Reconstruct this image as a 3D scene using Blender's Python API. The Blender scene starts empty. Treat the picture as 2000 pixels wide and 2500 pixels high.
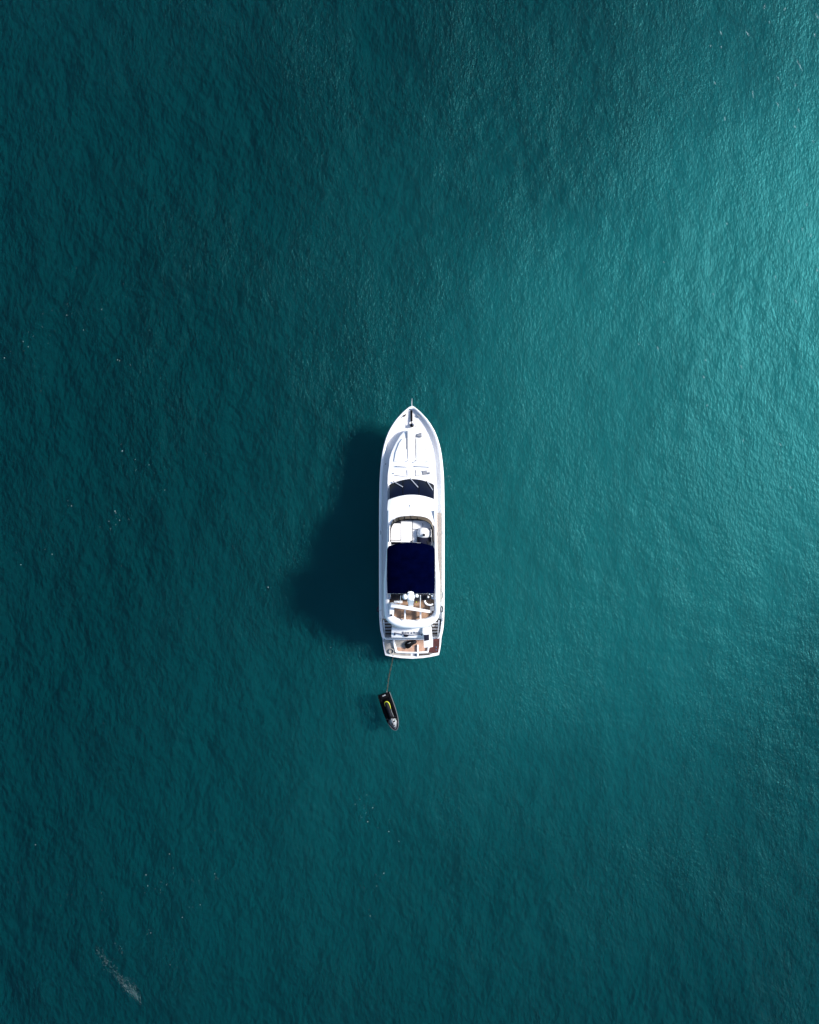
import bpy, bmesh, math, random
import numpy as np
from mathutils import Vector, Matrix

R = math.radians
SC = bpy.context.scene
COL = SC.collection
random.seed(7)

# ------------------------------------------------------------------ camera
CAM_H = 55.0            # drone height above the water, metres
FPX = 1765.0            # focal length in pixels of the 2000 x 2500 photograph
cam_d = bpy.data.cameras.new('camera')
cam = bpy.data.objects.new('camera', cam_d)
COL.objects.link(cam)
cam.location = (0, 0, CAM_H)
cam.rotation_euler = (0, 0, 0)
cam_d.sensor_fit = 'VERTICAL'
cam_d.sensor_height = 24.0
cam_d.lens = 24.0 * FPX / 2500.0
cam_d.clip_start = 0.5
cam_d.clip_end = 12000
SC.camera = cam

# ------------------------------------------------------------------ sky and sun
SUN_EL, SUN_AZ = 33.0, 15.0          # degrees; azimuth counted from +X towards +Y
world = bpy.data.worlds.new('World')
SC.world = world
world.use_nodes = True
wn = world.node_tree.nodes
sky = wn.new('ShaderNodeTexSky')
sky.sky_type = 'NISHITA'
sky.sun_disc = False
sky.sun_elevation = R(SUN_EL)
sky.sun_rotation = R(90 - SUN_AZ)
world.node_tree.links.new(sky.outputs[0], wn['Background'].inputs[0])
wn['Background'].inputs[1].default_value = 0.10
sun_d = bpy.data.lights.new('sun', 'SUN')
sun_d.energy = 4.0
sun_d.angle = R(9.0)          # hazy sun
sun_d.color = (1.0, 0.95, 0.88)
sun = bpy.data.objects.new('sun', sun_d)
COL.objects.link(sun)
sv = Vector((math.cos(R(SUN_EL)) * math.cos(R(SUN_AZ)), math.cos(R(SUN_EL)) * math.sin(R(SUN_AZ)), math.sin(R(SUN_EL))))
sun.rotation_euler = sv.to_track_quat('Z', 'Y').to_euler()
sun.location = sv * 80

SC.render.engine = 'CYCLES'
SC.view_settings.view_transform = 'Standard'
SC.view_settings.look = 'None'
SC.view_settings.exposure = 0.95
SC.view_settings.gamma = 1.0
SC.cycles.volume_bounces = 0
SC.cycles.max_bounces = 10
SC.cycles.transparent_max_bounces = 12
SC.cycles.use_denoising = True
SC.cycles.denoiser = 'OPENIMAGEDENOISE'
SC.cycles.denoising_input_passes = 'RGB_ALBEDO_NORMAL'
SC.cycles.denoising_prefilter = 'ACCURATE'
SC.cycles.sample_clamp_indirect = 4.0


# ------------------------------------------------------------------ material helpers
def new_mat(name):
    m = bpy.data.materials.new(name)
    m.use_nodes = True
    nt = m.node_tree
    for n in list(nt.nodes):
        nt.nodes.remove(n)
    return m, nt


def nd(nt, t, **kw):
    n = nt.nodes.new(t)
    for k, v in kw.items():
        setattr(n, k, v)
    return n


# ------------------------------------------------------------------ sea surface
def wave_set():
    rng = np.random.default_rng(11)
    comps = []
    wind = R(-14)
    for i in range(70):
        if i < 18:
            lam = rng.uniform(3.5, 13.0)
            th = wind + R(18) + rng.normal(0, R(22))
            slope = 0.005
        else:
            lam = 0.6 * (3.2 / 0.6) ** rng.random()
            th = wind + rng.normal(0, R(52))
            slope = 0.0085
        k = 2 * math.pi / lam
        comps.append((k * math.cos(th), k * math.sin(th), slope / k, rng.random() * 2 * math.pi))
    return comps


WAVES = wave_set()


def sea_z(x, y):
    x = np.asarray(x, dtype=float)
    y = np.asarray(y, dtype=float)
    z = np.zeros(np.broadcast(x, y).shape)
    # slow bending of the crests and gust patches so that no train of waves repeats
    wx = x + 1.1 * np.sin(y * 0.21 + 0.4) + 0.7 * np.sin(x * 0.17 + y * 0.11)
    wy = y + 1.2 * np.sin(x * 0.19 + 1.3) + 0.6 * np.sin(y * 0.23 - x * 0.13)
    g = 0.8 + 0.25 * np.sin(x * 0.13 + y * 0.22 + 1.0) + 0.2 * np.sin(x * 0.31 - y * 0.12 + 2.0)
    for kx, ky, a, p in WAVES:
        z += a * np.sin(kx * wx + ky * wy + p)
    fade = np.clip((90 - np.maximum(np.abs(x), np.abs(y))) / 40.0, 0, 1)
    return z * g * fade


def water_material():
    m, nt = new_mat('sea_water')
    out = nd(nt, 'ShaderNodeOutputMaterial')
    tc = nd(nt, 'ShaderNodeTexCoord')

    def noise(scale, sx, sy, rot, detail, rough=0.55):
        mp = nd(nt, 'ShaderNodeMapping')
        mp.inputs['Rotation'].default_value = (0, 0, R(rot))
        mp.inputs['Scale'].default_value = (sx, sy, 1)
        nt.links.new(tc.outputs['Object'], mp.inputs[0])
        t = nd(nt, 'ShaderNodeTexNoise')
        t.inputs['Scale'].default_value = scale
        t.inputs['Detail'].default_value = detail
        t.inputs['Roughness'].default_value = rough
        nt.links.new(mp.outputs[0], t.inputs['Vector'])
        return t.outputs[0]

    def math_(op, a, b, c=None):
        n = nd(nt, 'ShaderNodeMath', operation=op)
        for i, v in enumerate((a, b) if c is None else (a, b, c)):
            if isinstance(v, (int, float)):
                n.inputs[i].default_value = v
            else:
                nt.links.new(v, n.inputs[i])
        return n.outputs[0]

    chop = noise(4.6, 1.0, 0.55, 12, 4)          # wavelets about a metre apart
    ripple = noise(9.0, 1.0, 0.7, -8, 3, 0.6)
    swell = noise(0.62, 1.0, 0.5, 24, 3, 0.5)     # lumpy cross-swell, metres long
    gust = noise(0.11, 1, 0.7, 35, 5, 0.62)
    h = math_('ADD', math_('MULTIPLY', chop, CHOP), math_('MULTIPLY', ripple, RIP))
    gm = math_('MAXIMUM', math_('MULTIPLY_ADD', gust, 2.6, -0.45), 0.55)
    h = math_('ADD', math_('MULTIPLY', h, gm), math_('MULTIPLY', swell, SWELL))
    bump = nd(nt, 'ShaderNodeBump')
    bump.inputs['Strength'].default_value = 1.0
    bump.inputs['Distance'].default_value = 1.0
    nt.links.new(h, bump.inputs['Height'])
    fr = nd(nt, 'ShaderNodeFresnel')
    fr.inputs['IOR'].default_value = 1.34
    nt.links.new(bump.outputs[0], fr.inputs['Normal'])
    gl = nd(nt, 'ShaderNodeBsdfGlossy')
    gl.inputs['Roughness'].default_value = ROUGH
    gl.inputs['Color'].default_value = GTINT
    nt.links.new(bump.outputs[0], gl.inputs['Normal'])
    tr = nd(nt, 'ShaderNodeBsdfTransparent')
    mx = nd(nt, 'ShaderNodeMixShader')
    geo = nd(nt, 'ShaderNodeNewGeometry')
    nt.links.new(math_('MULTIPLY', fr.outputs[0], math_('SUBTRACT', 1.0, geo.outputs['Backfacing'])), mx.inputs[0])
    # light scattered by the bubbles and silt right under the skin
    df = nd(nt, 'ShaderNodeBsdfDiffuse')
    df.inputs['Color'].default_value = (0.0, 0.064, 0.075, 1)
    # the short steep chop that the scattered light shades by its slope
    chop2 = noise(2.9, 1.0, 0.62, 8, 4, 0.6)
    tone = noise(0.33, 1.0, 0.6, 30, 4, 0.55)
    hd = math_('ADD', math_('MULTIPLY', chop2, CHOP2), math_('MULTIPLY', tone, TONE))
    hd = math_('MULTIPLY', hd, math_('MAXIMUM', math_('MULTIPLY_ADD', gust, 2.6, -0.35), 0.25))
    bump2 = nd(nt, 'ShaderNodeBump')
    bump2.inputs['Strength'].default_value = 1.0
    bump2.inputs['Distance'].default_value = 1.0
    nt.links.new(hd, bump2.inputs['Height'])
    nt.links.new(bump2.outputs[0], df.inputs['Normal'])
    mb = nd(nt, 'ShaderNodeMixShader')
    mb.inputs[0].default_value = SKIN
    nt.links.new(tr.outputs[0], mb.inputs[1])
    nt.links.new(df.outputs[0], mb.inputs[2])
    nt.links.new(mb.outputs[0], mx.inputs[1])
    nt.links.new(gl.outputs[0], mx.inputs[2])
    nt.links.new(mx.outputs[0], out.inputs['Surface'])
    sc = nd(nt, 'ShaderNodeVolumeScatter')
    sc.inputs['Color'].default_value = VS
    sc.inputs['Density'].default_value = 1.0
    sc.inputs['Anisotropy'].default_value = VG
    ab = nd(nt, 'ShaderNodeVolumeAbsorption')
    ab.inputs['Color'].default_value = VA
    ab.inputs['Density'].default_value = 1.0
    ad = nd(nt, 'ShaderNodeAddShader')
    nt.links.new(sc.outputs[0], ad.inputs[0])
    nt.links.new(ab.outputs[0], ad.inputs[1])
    nt.links.new(ad.outputs[0], out.inputs['Volume'])
    return m


# scattering and absorption per metre: density * colour, density * (1 - colour)
CHOP2, TONE = 0.62, 2.4
SKIN = 0.25
VS = (0.001, 0.0120, 0.0138, 1)
VA = (0.62, 0.902, 0.908, 1)
VG = 0.45
LENS_SCATTER = (0.045, 0.47, 0.52, 1)
CHOP, RIP = 0.080, 0.030
SWELL = 0.06
ROUGH = 0.41
GTINT = (0.21, 0.88, 0.97, 1)


def build_water():
    step = 0.125
    cx = np.arange(-42, 42 + 1e-6, step)
    cy = np.arange(-50, 50 + 1e-6, step)
    ex = np.array([44, 47, 52, 60, 75, 100, 160, 300, 700, 2000, 6000.0])
    ey = ex + 8
    xs = np.concatenate((-ex[::-1], cx, ex))
    ys = np.concatenate((-ey[::-1], cy, ey))
    X, Y = np.meshgrid(xs, ys)
    Z = sea_z(X, Y)
    ny, nx = X.shape
    co = np.stack((X, Y, Z), -1).reshape(-1, 3)
    i = np.arange(ny - 1)[:, None] * nx + np.arange(nx - 1)[None, :]
    quads = np.stack((i, i + 1, i + nx + 1, i + nx), -1).reshape(-1, 4)
    nv = len(co)
    b = 6000.0
    deep = -40.0
    x0, x1, y0, y1 = xs[0], xs[-1], ys[0], ys[-1]
    low = np.array([(x0, y0, deep), (x1, y0, deep), (x1, y1, deep), (x0, y1, deep)])
    co = np.concatenate((co, low))
    loops = [quads.ravel()]
    starts = list(range(0, 4 * len(quads), 4))
    tot = 4 * len(quads)
    idx = np.arange(nv).reshape(ny, nx)
    polys = [
        list(idx[0, ::-1]) + [nv, nv + 1],
        list(idx[:, -1][::-1]) + [nv + 1, nv + 2],
        list(idx[-1, :]) + [nv + 2, nv + 3],
        list(idx[:, 0]) + [nv + 3, nv],
        [nv + 3, nv + 2, nv + 1, nv],
    ]
    for p in polys:
        loops.append(np.array(p))
        starts.append(tot)
        tot += len(p)
    loops = np.concatenate(loops).astype(np.int32)
    me = bpy.data.meshes.new('water')
    me.vertices.add(len(co))
    me.vertices.foreach_set('co', co.astype(np.float32).ravel())
    me.loops.add(len(loops))
    me.loops.foreach_set('vertex_index', loops)
    me.polygons.add(len(starts))
    me.polygons.foreach_set('loop_start', np.array(starts, dtype=np.int32))
    me.polygons.foreach_set('use_smooth', np.ones(len(starts), dtype=bool))
    me.update(calc_edges=True)
    me.validate()
    o = bpy.data.objects.new('water', me)
    COL.objects.link(o)
    me.materials.append(water_material())
    bed, nt = new_mat('seabed_silt')
    out = nd(nt, 'ShaderNodeOutputMaterial')
    d = nd(nt, 'ShaderNodeBsdfDiffuse')
    d.inputs['Color'].default_value = (0.05, 0.06, 0.05, 1)
    nt.links.new(d.outputs[0], out.inputs[0])
    me.materials.append(bed)
    mi = np.zeros(len(me.polygons), dtype=np.int32)
    mi[-5:] = 1
    me.polygons.foreach_set('material_index', mi)
    o['kind'] = 'structure'
    return o


water = build_water()


def build_bright_lens():
    """Added volume, shaped to brighten the water where the glow lies: a closed lens of scattering water, thick in the middle, nothing at its rim."""
    cx, cy, rad = 20.8, 8.0, 66.0
    nr, nt_ = 64, 128
    vs, fs = [], []

    def field(r, a):
        x, y = r * math.cos(a), r * math.sin(a)
        lump = 1 + 0.07 * math.sin(9 * x + 5 * y + 0.3) * math.sin(6 * y - 4 * x + 0.6) + 0.12 * math.sin(14 * x - 11 * y + 1.9) + 0.10 * math.sin(25 * x + 17 * y) * math.sin(19 * y - 8 * x)
        return (0.36 * (1 - r * r) ** 1.7 + 5.2 * (1 - r * r) ** 12) * lump

    for top in (True, False):
        for i in range(nr):
            r = (i + 0.5) / nr
            for k in range(nt_):
                a = 2 * math.pi * k / nt_
                R_ = rad * (1 + 0.16 * math.cos(a) - 0.14 * math.sin(a) - 0.08 * math.sin(a) ** 2 - 0.50 * max(0, math.cos(a + 1.1)) ** 2 - 0.18 * max(0, math.cos(a - 2.5)) ** 2 + 0.20 * max(0, math.cos(a - 4.3)) ** 4 - 0.20 * max(0, math.cos(a - 3.5)) ** 8 + 0.05 * math.sin(2 * a + 0.7) + 0.04 * math.sin(5 * a + 2.0))
                z = -0.7 if top else -0.7 - field(r, a)
                vs.append((cx + R_ * r * math.cos(a), cy + R_ * r * math.sin(a), z))
    rim = len(vs)
    for k in range(nt_):
        a = 2 * math.pi * k / nt_
        R_ = rad * (1 + 0.16 * math.cos(a) - 0.14 * math.sin(a) - 0.08 * math.sin(a) ** 2 - 0.50 * max(0, math.cos(a + 1.1)) ** 2 - 0.18 * max(0, math.cos(a - 2.5)) ** 2 + 0.20 * max(0, math.cos(a - 4.3)) ** 4 - 0.20 * max(0, math.cos(a - 3.5)) ** 8 + 0.05 * math.sin(2 * a + 0.7) + 0.04 * math.sin(5 * a + 2.0))
        vs.append((cx + R_ * math.cos(a), cy + R_ * math.sin(a), -0.7))
    ct = len(vs)
    vs.append((cx, cy, -0.7))
    vs.append((cx, cy, -0.7 - field(0, 0)))
    off = nr * nt_
    for k in range(nt_):
        k2 = (k + 1) % nt_
        fs.append((ct, k, k2))
        fs.append((ct + 1, off + k2, off + k))
        for i in range(nr - 1):
            a, b = i * nt_, (i + 1) * nt_
            fs.append((a + k, b + k, b + k2, a + k2))
            fs.append((off + a + k, off + a + k2, off + b + k2, off + b + k))
        a = (nr - 1) * nt_
        fs.append((a + k, rim + k, rim + k2, a + k2))
        fs.append((off + a + k, off + a + k2, rim + k2, rim + k))
    me = bpy.data.meshes.new('bright_water_lens')
    me.from_pydata(vs, [], fs)
    me.update()
    o = bpy.data.objects.new('bright_water_lens', me)
    COL.objects.link(o)
    m, nt = new_mat('brightening_scatter')
    out = nd(nt, 'ShaderNodeOutputMaterial')
    sc = nd(nt, 'ShaderNodeVolumeScatter')
    sc.inputs['Color'].default_value = LENS_SCATTER
    sc.inputs['Density'].default_value = 1.0
    sc.inputs['Anisotropy'].default_value = 0.10
    nt.links.new(sc.outputs[0], out.inputs['Volume'])
    me.materials.append(m)
    o['kind'] = 'stuff'
    return o


build_bright_lens()


# ------------------------------------------------------------------ surface materials
def principled(name, col, rough=0.4, metal=0.0, var=0.0, scale=6.0, bump=0.0, spec=0.5, coat=0.0):
    m, nt = new_mat(name)
    out = nd(nt, 'ShaderNodeOutputMaterial')
    p = nd(nt, 'ShaderNodeBsdfPrincipled')
    p.inputs['Roughness'].default_value = rough
    p.inputs['Metallic'].default_value = metal
    p.inputs['Specular IOR Level'].default_value = spec
    p.inputs['Coat Weight'].default_value = coat
    nt.links.new(p.outputs[0], out.inputs[0])
    tc = nd(nt, 'ShaderNodeTexCoord')
    n = nd(nt, 'ShaderNodeTexNoise')
    n.inputs['Scale'].default_value = scale
    n.inputs['Detail'].default_value = 5
    nt.links.new(tc.outputs['Object'], n.inputs['Vector'])
    r = nd(nt, 'ShaderNodeValToRGB')
    r.color_ramp.elements[0].position = 0.3
    r.color_ramp.elements[1].position = 0.7
    r.color_ramp.elements[0].color = tuple(c * (1 - var) for c in col) + (1,)
    r.color_ramp.elements[1].color = tuple(min(1, c * (1 + var * 0.5)) for c in col) + (1,)
    nt.links.new(n.outputs[0], r.inputs[0])
    nt.links.new(r.outputs[0], p.inputs['Base Color'])
    if bump:
        b = nd(nt, 'ShaderNodeBump')
        b.inputs['Strength'].default_value = bump
        b.inputs['Distance'].default_value = 0.02
        n2 = nd(nt, 'ShaderNodeTexNoise')
        n2.inputs['Scale'].default_value = scale * 5
        nt.links.new(tc.outputs['Object'], n2.inputs['Vector'])
        nt.links.new(n2.outputs[0], b.inputs['Height'])
        nt.links.new(b.outputs[0], p.inputs['Normal'])
    return m


def teak(name, col, seam, var=0.35, plank=0.07):
    """Planked teak: fore-and-aft planks with dark caulking, blotched by wear and water."""
    m, nt = new_mat(name)
    out = nd(nt, 'ShaderNodeOutputMaterial')
    p = nd(nt, 'ShaderNodeBsdfPrincipled')
    p.inputs['Roughness'].default_value = 0.6
    nt.links.new(p.outputs[0], out.inputs[0])
    tc = nd(nt, 'ShaderNodeTexCoord')
    sx = nd(nt, 'ShaderNodeSeparateXYZ')
    nt.links.new(tc.outputs['Object'], sx.inputs[0])
    a = nd(nt, 'ShaderNodeMath', operation='MULTIPLY')
    a.inputs[1].default_value = 1.0 / plank
    nt.links.new(sx.outputs[0], a.inputs[0])
    f = nd(nt, 'ShaderNodeMath', operation='FRACT')
    nt.links.new(a.outputs[0], f.inputs[0])
    g = nd(nt, 'ShaderNodeMath', operation='LESS_THAN')
    g.inputs[1].default_value = 0.14
    nt.links.new(f.outputs[0], g.inputs[0])
    n = nd(nt, 'ShaderNodeTexNoise')
    n.inputs['Scale'].default_value = 2.3
    n.inputs['Detail'].default_value = 6
    nt.links.new(tc.outputs['Object'], n.inputs['Vector'])
    r = nd(nt, 'ShaderNodeValToRGB')
    r.color_ramp.elements[0].position = 0.35
    r.color_ramp.elements[1].position = 0.65
    r.color_ramp.elements[0].color = tuple(c * (1 - var) for c in col) + (1,)
    r.color_ramp.elements[1].color = tuple(c * (1 + var * 0.6) for c in col) + (1,)
    nt.links.new(n.outputs[0], r.inputs[0])
    mx = nd(nt, 'ShaderNodeMix', data_type='RGBA')
    nt.links.new(g.outputs[0], mx.inputs['Factor'])
    nt.links.new(r.outputs[0], mx.inputs['A'])
    mx.inputs['B'].default_value = tuple(seam) + (1,)
    nt.links.new(mx.outputs['Result'], p.inputs['Base Color'])
    return m


def smoked_plexi():
    m, nt = new_mat('smoked_plexiglass')
    out = nd(nt, 'ShaderNodeOutputMaterial')
    tr = nd(nt, 'ShaderNodeBsdfTransparent')
    tr.inputs[0].default_value = (0.30, 0.22, 0.16, 1)
    p = nd(nt, 'ShaderNodeBsdfPrincipled')
    p.inputs['Base Color'].default_value = (0.10, 0.075, 0.055, 1)
    p.inputs['Roughness'].default_value = 0.15
    mx = nd(nt, 'ShaderNodeMixShader')
    mx.inputs[0].default_value = 0.75
    nt.links.new(tr.outputs[0], mx.inputs[1])
    nt.links.new(p.outputs[0], mx.inputs[2])
    nt.links.new(mx.outputs[0], out.inputs[0])
    return m


def sea_foam_and_glints():
    """Thin bubbly froth: half of the water shows between the bubbles."""
    m, nt = new_mat('sea_foam_and_glints')
    out = nd(nt, 'ShaderNodeOutputMaterial')
    tr = nd(nt, 'ShaderNodeBsdfTransparent')
    d = nd(nt, 'ShaderNodeBsdfDiffuse')
    d.inputs[0].default_value = (0.60, 0.74, 0.76, 1)
    mx = nd(nt, 'ShaderNodeMixShader')
    mx.inputs[0].default_value = 0.30
    nt.links.new(tr.outputs[0], mx.inputs[1])
    nt.links.new(d.outputs[0], mx.inputs[2])
    nt.links.new(mx.outputs[0], out.inputs[0])
    return m


M = {
    'gelcoat': principled('white_gelcoat', (0.78, 0.79, 0.82), 0.28, var=0.05, scale=1.5, coat=0.2),
    'nonskid': principled('non_skid_deck', (0.74, 0.73, 0.75), 0.8, var=0.06, scale=22),
    'cushion': principled('white_vinyl', (0.80, 0.80, 0.81), 0.5, var=0.06, scale=3, bump=0.1),
    'seam': principled('dark_seam', (0.16, 0.16, 0.18), 0.7, var=0.2),
    'navy': principled('navy_canvas', (0.0003, 0.0009, 0.012), 0.95, var=0.35, scale=2.0, bump=0.5, spec=0.0),
    'navy_cover': principled('navy_cover', (0.003, 0.005, 0.022), 0.7, var=0.3, scale=5, spec=0.25),
    'glass': principled('tinted_glass', (0.0015, 0.003, 0.014), 0.07, var=0.5, scale=1.4, spec=0.28),
    'black': principled('black_rubber', (0.003, 0.003, 0.004), 0.55, var=0.3, spec=0.08),
    'charcoal': principled('charcoal_cushion', (0.014, 0.015, 0.022), 0.8, var=0.3, scale=4, spec=0.2),
    'steel': principled('stainless_steel', (0.62, 0.63, 0.66), 0.25, metal=1.0, var=0.1),
    'grey': principled('grey_plastic', (0.22, 0.23, 0.26), 0.5, var=0.15),
    'wiper': principled('pale_grey_metal', (0.40, 0.42, 0.48), 0.4),
    'rub': principled('brown_rub_rail', (0.16, 0.12, 0.10), 0.5, var=0.3),
    'teak': teak('golden_teak', (0.31, 0.185, 0.115), (0.15, 0.095, 0.06), var=0.3),
    'teak_pale': teak('bleached_teak', (0.62, 0.53, 0.46), (0.46, 0.38, 0.33), var=0.12),
    'teak_grey': teak('weathered_and_shaded_teak', (0.36, 0.33, 0.30), (0.10, 0.09, 0.08), var=0.3),
    'teak_pink': teak('pale_pinkish_teak', (0.46, 0.28, 0.20), (0.22, 0.13, 0.095), var=0.25),
    'teak_red': teak('wet_red_brown_teak', (0.085, 0.016, 0.013), (0.02, 0.008, 0.007), var=0.5),
    'teak_dark': teak('dark_stair_teak', (0.075, 0.060, 0.052), (0.02, 0.016, 0.014), var=0.3),  # dark teak with the shade on the stairs mixed into its colour
    'plexi': smoked_plexi(),
    'letter': principled('navy_lettering', (0.02, 0.025, 0.06), 0.5),
    'rope': principled('weathered_brown_rope', (0.085, 0.050, 0.027), 0.9, var=0.35, scale=14, bump=0.8),
    'rope_black': principled('black_rope', (0.014, 0.014, 0.016), 0.9, var=0.4, scale=20, bump=0.8),
    'rope_white': principled('grey_white_rope', (0.45, 0.43, 0.40), 0.9, var=0.3, scale=20, bump=0.8),
    'ski_black': principled('black_ski_deck', (0.0012, 0.0012, 0.002), 0.55, var=0.4, scale=9, spec=0.05),
    'ski_grey': principled('silver_grey_ski_hull', (0.055, 0.06, 0.072), 0.35, var=0.25, coat=0.1),
    'ski_white': principled('pearl_white_ski_hood', (0.26, 0.27, 0.29), 0.35, var=0.5, scale=14, coat=0.15),
    'ski_yellow': principled('acid_yellow_trim', (0.48, 0.50, 0.03), 0.45, var=0.1),
    'ski_seat': principled('charcoal_ski_seat', (0.008, 0.009, 0.014), 0.65, var=0.3, scale=8, bump=0.3, spec=0.1),
    'foam_and_glints': sea_foam_and_glints(),
}

# ------------------------------------------------------------------ measured plan -> metres
YX, YY = 0.165, -1.40            # the yacht's origin on the water


def plan(px, py, z, ox=YX, oy=YY):
    """A point measured in the plan view (photo pixels) at its true height, in metres from the yacht's origin."""
    s = (CAM_H - z) / FPX
    return ((px - 1000) * s - ox, (1250 - py) * s - oy, z)


ZOOM = {1: (900, 960, 8.2143), 2: (900, 1130, 8.2143), 3: (900, 1300, 8.2143), 4: (900, 1430, 8.2143)}


def q(n, x, y, z):
    x0, y0, k = ZOOM[n]
    return plan(x0 + x / k, y0 + y / k, z)


AX = 1005.5                       # the keel line in plan pixels


def hw(px, z):
    """Half a width measured in plan pixels, in metres."""
    return px * (CAM_H - z) / FPX


def ly(py, z):
    return plan(AX, py, z)[1]


# ------------------------------------------------------------------ mesh helpers
class MB:
    def __init__(self):
        self.bm = bmesh.new()

    def grid(self, rows, close_u=False, close_v=False, flip=False):
        vs = [[self.bm.verts.new(p) for p in r] for r in rows]
        nr, nc = len(vs), len(vs[0])
        for i in range(nr if close_v else nr - 1):
            for k in range(nc if close_u else nc - 1):
                a, b = vs[i], vs[(i + 1) % nr]
                f = [a[k], a[(k + 1) % nc], b[(k + 1) % nc], b[k]]
                if flip:
                    f.reverse()
                try:
                    self.bm.faces.new(f)
                except ValueError:
                    pass
        return vs

    def face(self, pts):
        self.bm.faces.new([self.bm.verts.new(p) for p in pts])
        return self

    def prism(self, outline, z0, z1):
        """Extrude a closed outline; z0/z1 a number or a function of (x, y)."""
        f0 = z0 if callable(z0) else (lambda x, y: z0)
        f1 = z1 if callable(z1) else (lambda x, y: z1)
        lo = [self.bm.verts.new((x, y, f0(x, y))) for x, y in outline]
        hi = [self.bm.verts.new((x, y, f1(x, y))) for x, y in outline]
        n = len(outline)
        for k in range(n):
            self.bm.faces.new((lo[k], lo[(k + 1) % n], hi[(k + 1) % n], hi[k]))
        self.bm.faces.new(hi)
        self.bm.faces.new(lo[::-1])
        return self

    def box(self, c, size, rz=0.0, rx=0.0, ry=0.0):
        r = bmesh.ops.create_cube(self.bm, size=1)
        mt = Matrix.Translation(c) @ Matrix.Rotation(rz, 4, 'Z') @ Matrix.Rotation(ry, 4, 'Y') @ Matrix.Rotation(rx, 4, 'X') @ Matrix.Diagonal((*size, 1))
        bmesh.ops.transform(self.bm, matrix=mt, verts=r['verts'])
        return self

    def ball(self, c, size, u=20, v=12):
        r = bmesh.ops.create_uvsphere(self.bm, u_segments=u, v_segments=v, radius=0.5)
        mt = Matrix.Translation(c) @ Matrix.Diagonal((*size, 1))
        bmesh.ops.transform(self.bm, matrix=mt, verts=r['verts'])
        return self

    def cyl(self, c, r, h, r2=None, seg=20):
        rr = bmesh.ops.create_cone(self.bm, cap_ends=True, segments=seg, radius1=r, radius2=r if r2 is None else r2, depth=h)
        bmesh.ops.translate(self.bm, verts=rr['verts'], vec=c)
        return self

    def tube(self, pts, r, seg=8):
        pts = [Vector(p) for p in pts]
        rs = r if isinstance(r, (list, tuple)) else [r] * len(pts)
        rings = []
        for i, p in enumerate(pts):
            t = (pts[min(i + 1, len(pts) - 1)] - pts[max(i - 1, 0)]).normalized()
            up = Vector((0, 0, 1)) if abs(t.z) < 0.9 else Vector((1, 0, 0))
            a = t.cross(up).normalized()
            b = a.cross(t)
            rings.append([p + (a * math.cos(2 * math.pi * k / seg) + b * math.sin(2 * math.pi * k / seg)) * rs[i] for k in range(seg)])
        vs = self.grid(rings, close_u=True)
        self.bm.faces.new(vs[0][::-1])
        self.bm.faces.new(vs[-1])
        return self

    def arcloft(self, rows, n=17, skirt=None, crown=0.0, thick=None):
        """Rows (y, half width, z, sweep): a deck-like surface whose rows bow forward in plan by sweep,
        closed underneath by a skirt down to a level or by a thickness."""
        top = []
        for y, w, z, c in rows:
            r = []
            for k in range(n):
                s = -1 + 2 * k / (n - 1)
                r.append((s * w, y - c * s * s, z + crown * (1 - s * s) - 0.05 * max(0, abs(s) - 0.8) ** 2 * 25 * 0.4))
            top.append(r)
        low = [[(x, y, (skirt if thick is None else z - thick)) for x, y, z in r] for r in top]
        self.grid(top, flip=True)
        self.grid(low)
        rim_t = top[0] + [r[-1] for r in top[1:]] + top[-1][-2::-1] + [r[0] for r in top[-2:0:-1]]
        rim_l = low[0] + [r[-1] for r in low[1:]] + low[-1][-2::-1] + [r[0] for r in low[-2:0:-1]]
        self.grid([rim_t, rim_l], close_u=True)
        bmesh.ops.remove_doubles(self.bm, verts=self.bm.verts, dist=1e-4)
        return self

    def ring(self, outer, inner, z0, z1):
        """A strip between two open paths of the same count, with height."""
        n = len(outer)
        rows = []
        for k in range(n):
            (ax, ay), (bx, by) = outer[k], inner[k]
            rows.append([(ax, ay, z0), (ax, ay, z1), (bx, by, z1), (bx, by, z0)])
        vs = self.grid(rows, close_u=True)
        self.bm.faces.new(vs[0])
        self.bm.faces.new(vs[-1][::-1])
        return self

    def build(self, name, mat, parent=None, bevel=0.0, seg=2, smooth=True, angle=40):
        bm = self.bm
        bmesh.ops.recalc_face_normals(bm, faces=bm.faces)
        if bevel:
            es = [e for e in bm.edges if len(e.link_faces) == 2 and e.calc_face_angle(0) > R(30)]
            bmesh.ops.bevel(bm, geom=es, offset=bevel, segments=seg, affect='EDGES', profile=0.6, clamp_overlap=True)
        for f in bm.faces:
            f.smooth = smooth
        for e in bm.edges:
            if len(e.link_faces) == 2 and e.calc_face_angle(0) > R(angle):
                e.smooth = False
        me = bpy.data.meshes.new(name)
        bm.to_mesh(me)
        bm.free()
        me.materials.append(M[mat] if isinstance(mat, str) else mat)
        o = bpy.data.objects.new(name, me)
        COL.objects.link(o)
        if parent is not None:
            o.parent = parent
        return o


def thing(name, loc, label, cat, group=None, rz=0.0):
    o = bpy.data.objects.new(name, None)
    COL.objects.link(o)
    o.location = loc
    o.rotation_euler = (0, 0, rz)
    o.empty_display_size = 0.3
    o['label'] = label
    o['category'] = cat
    if group:
        o['group'] = group
    return o


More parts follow.
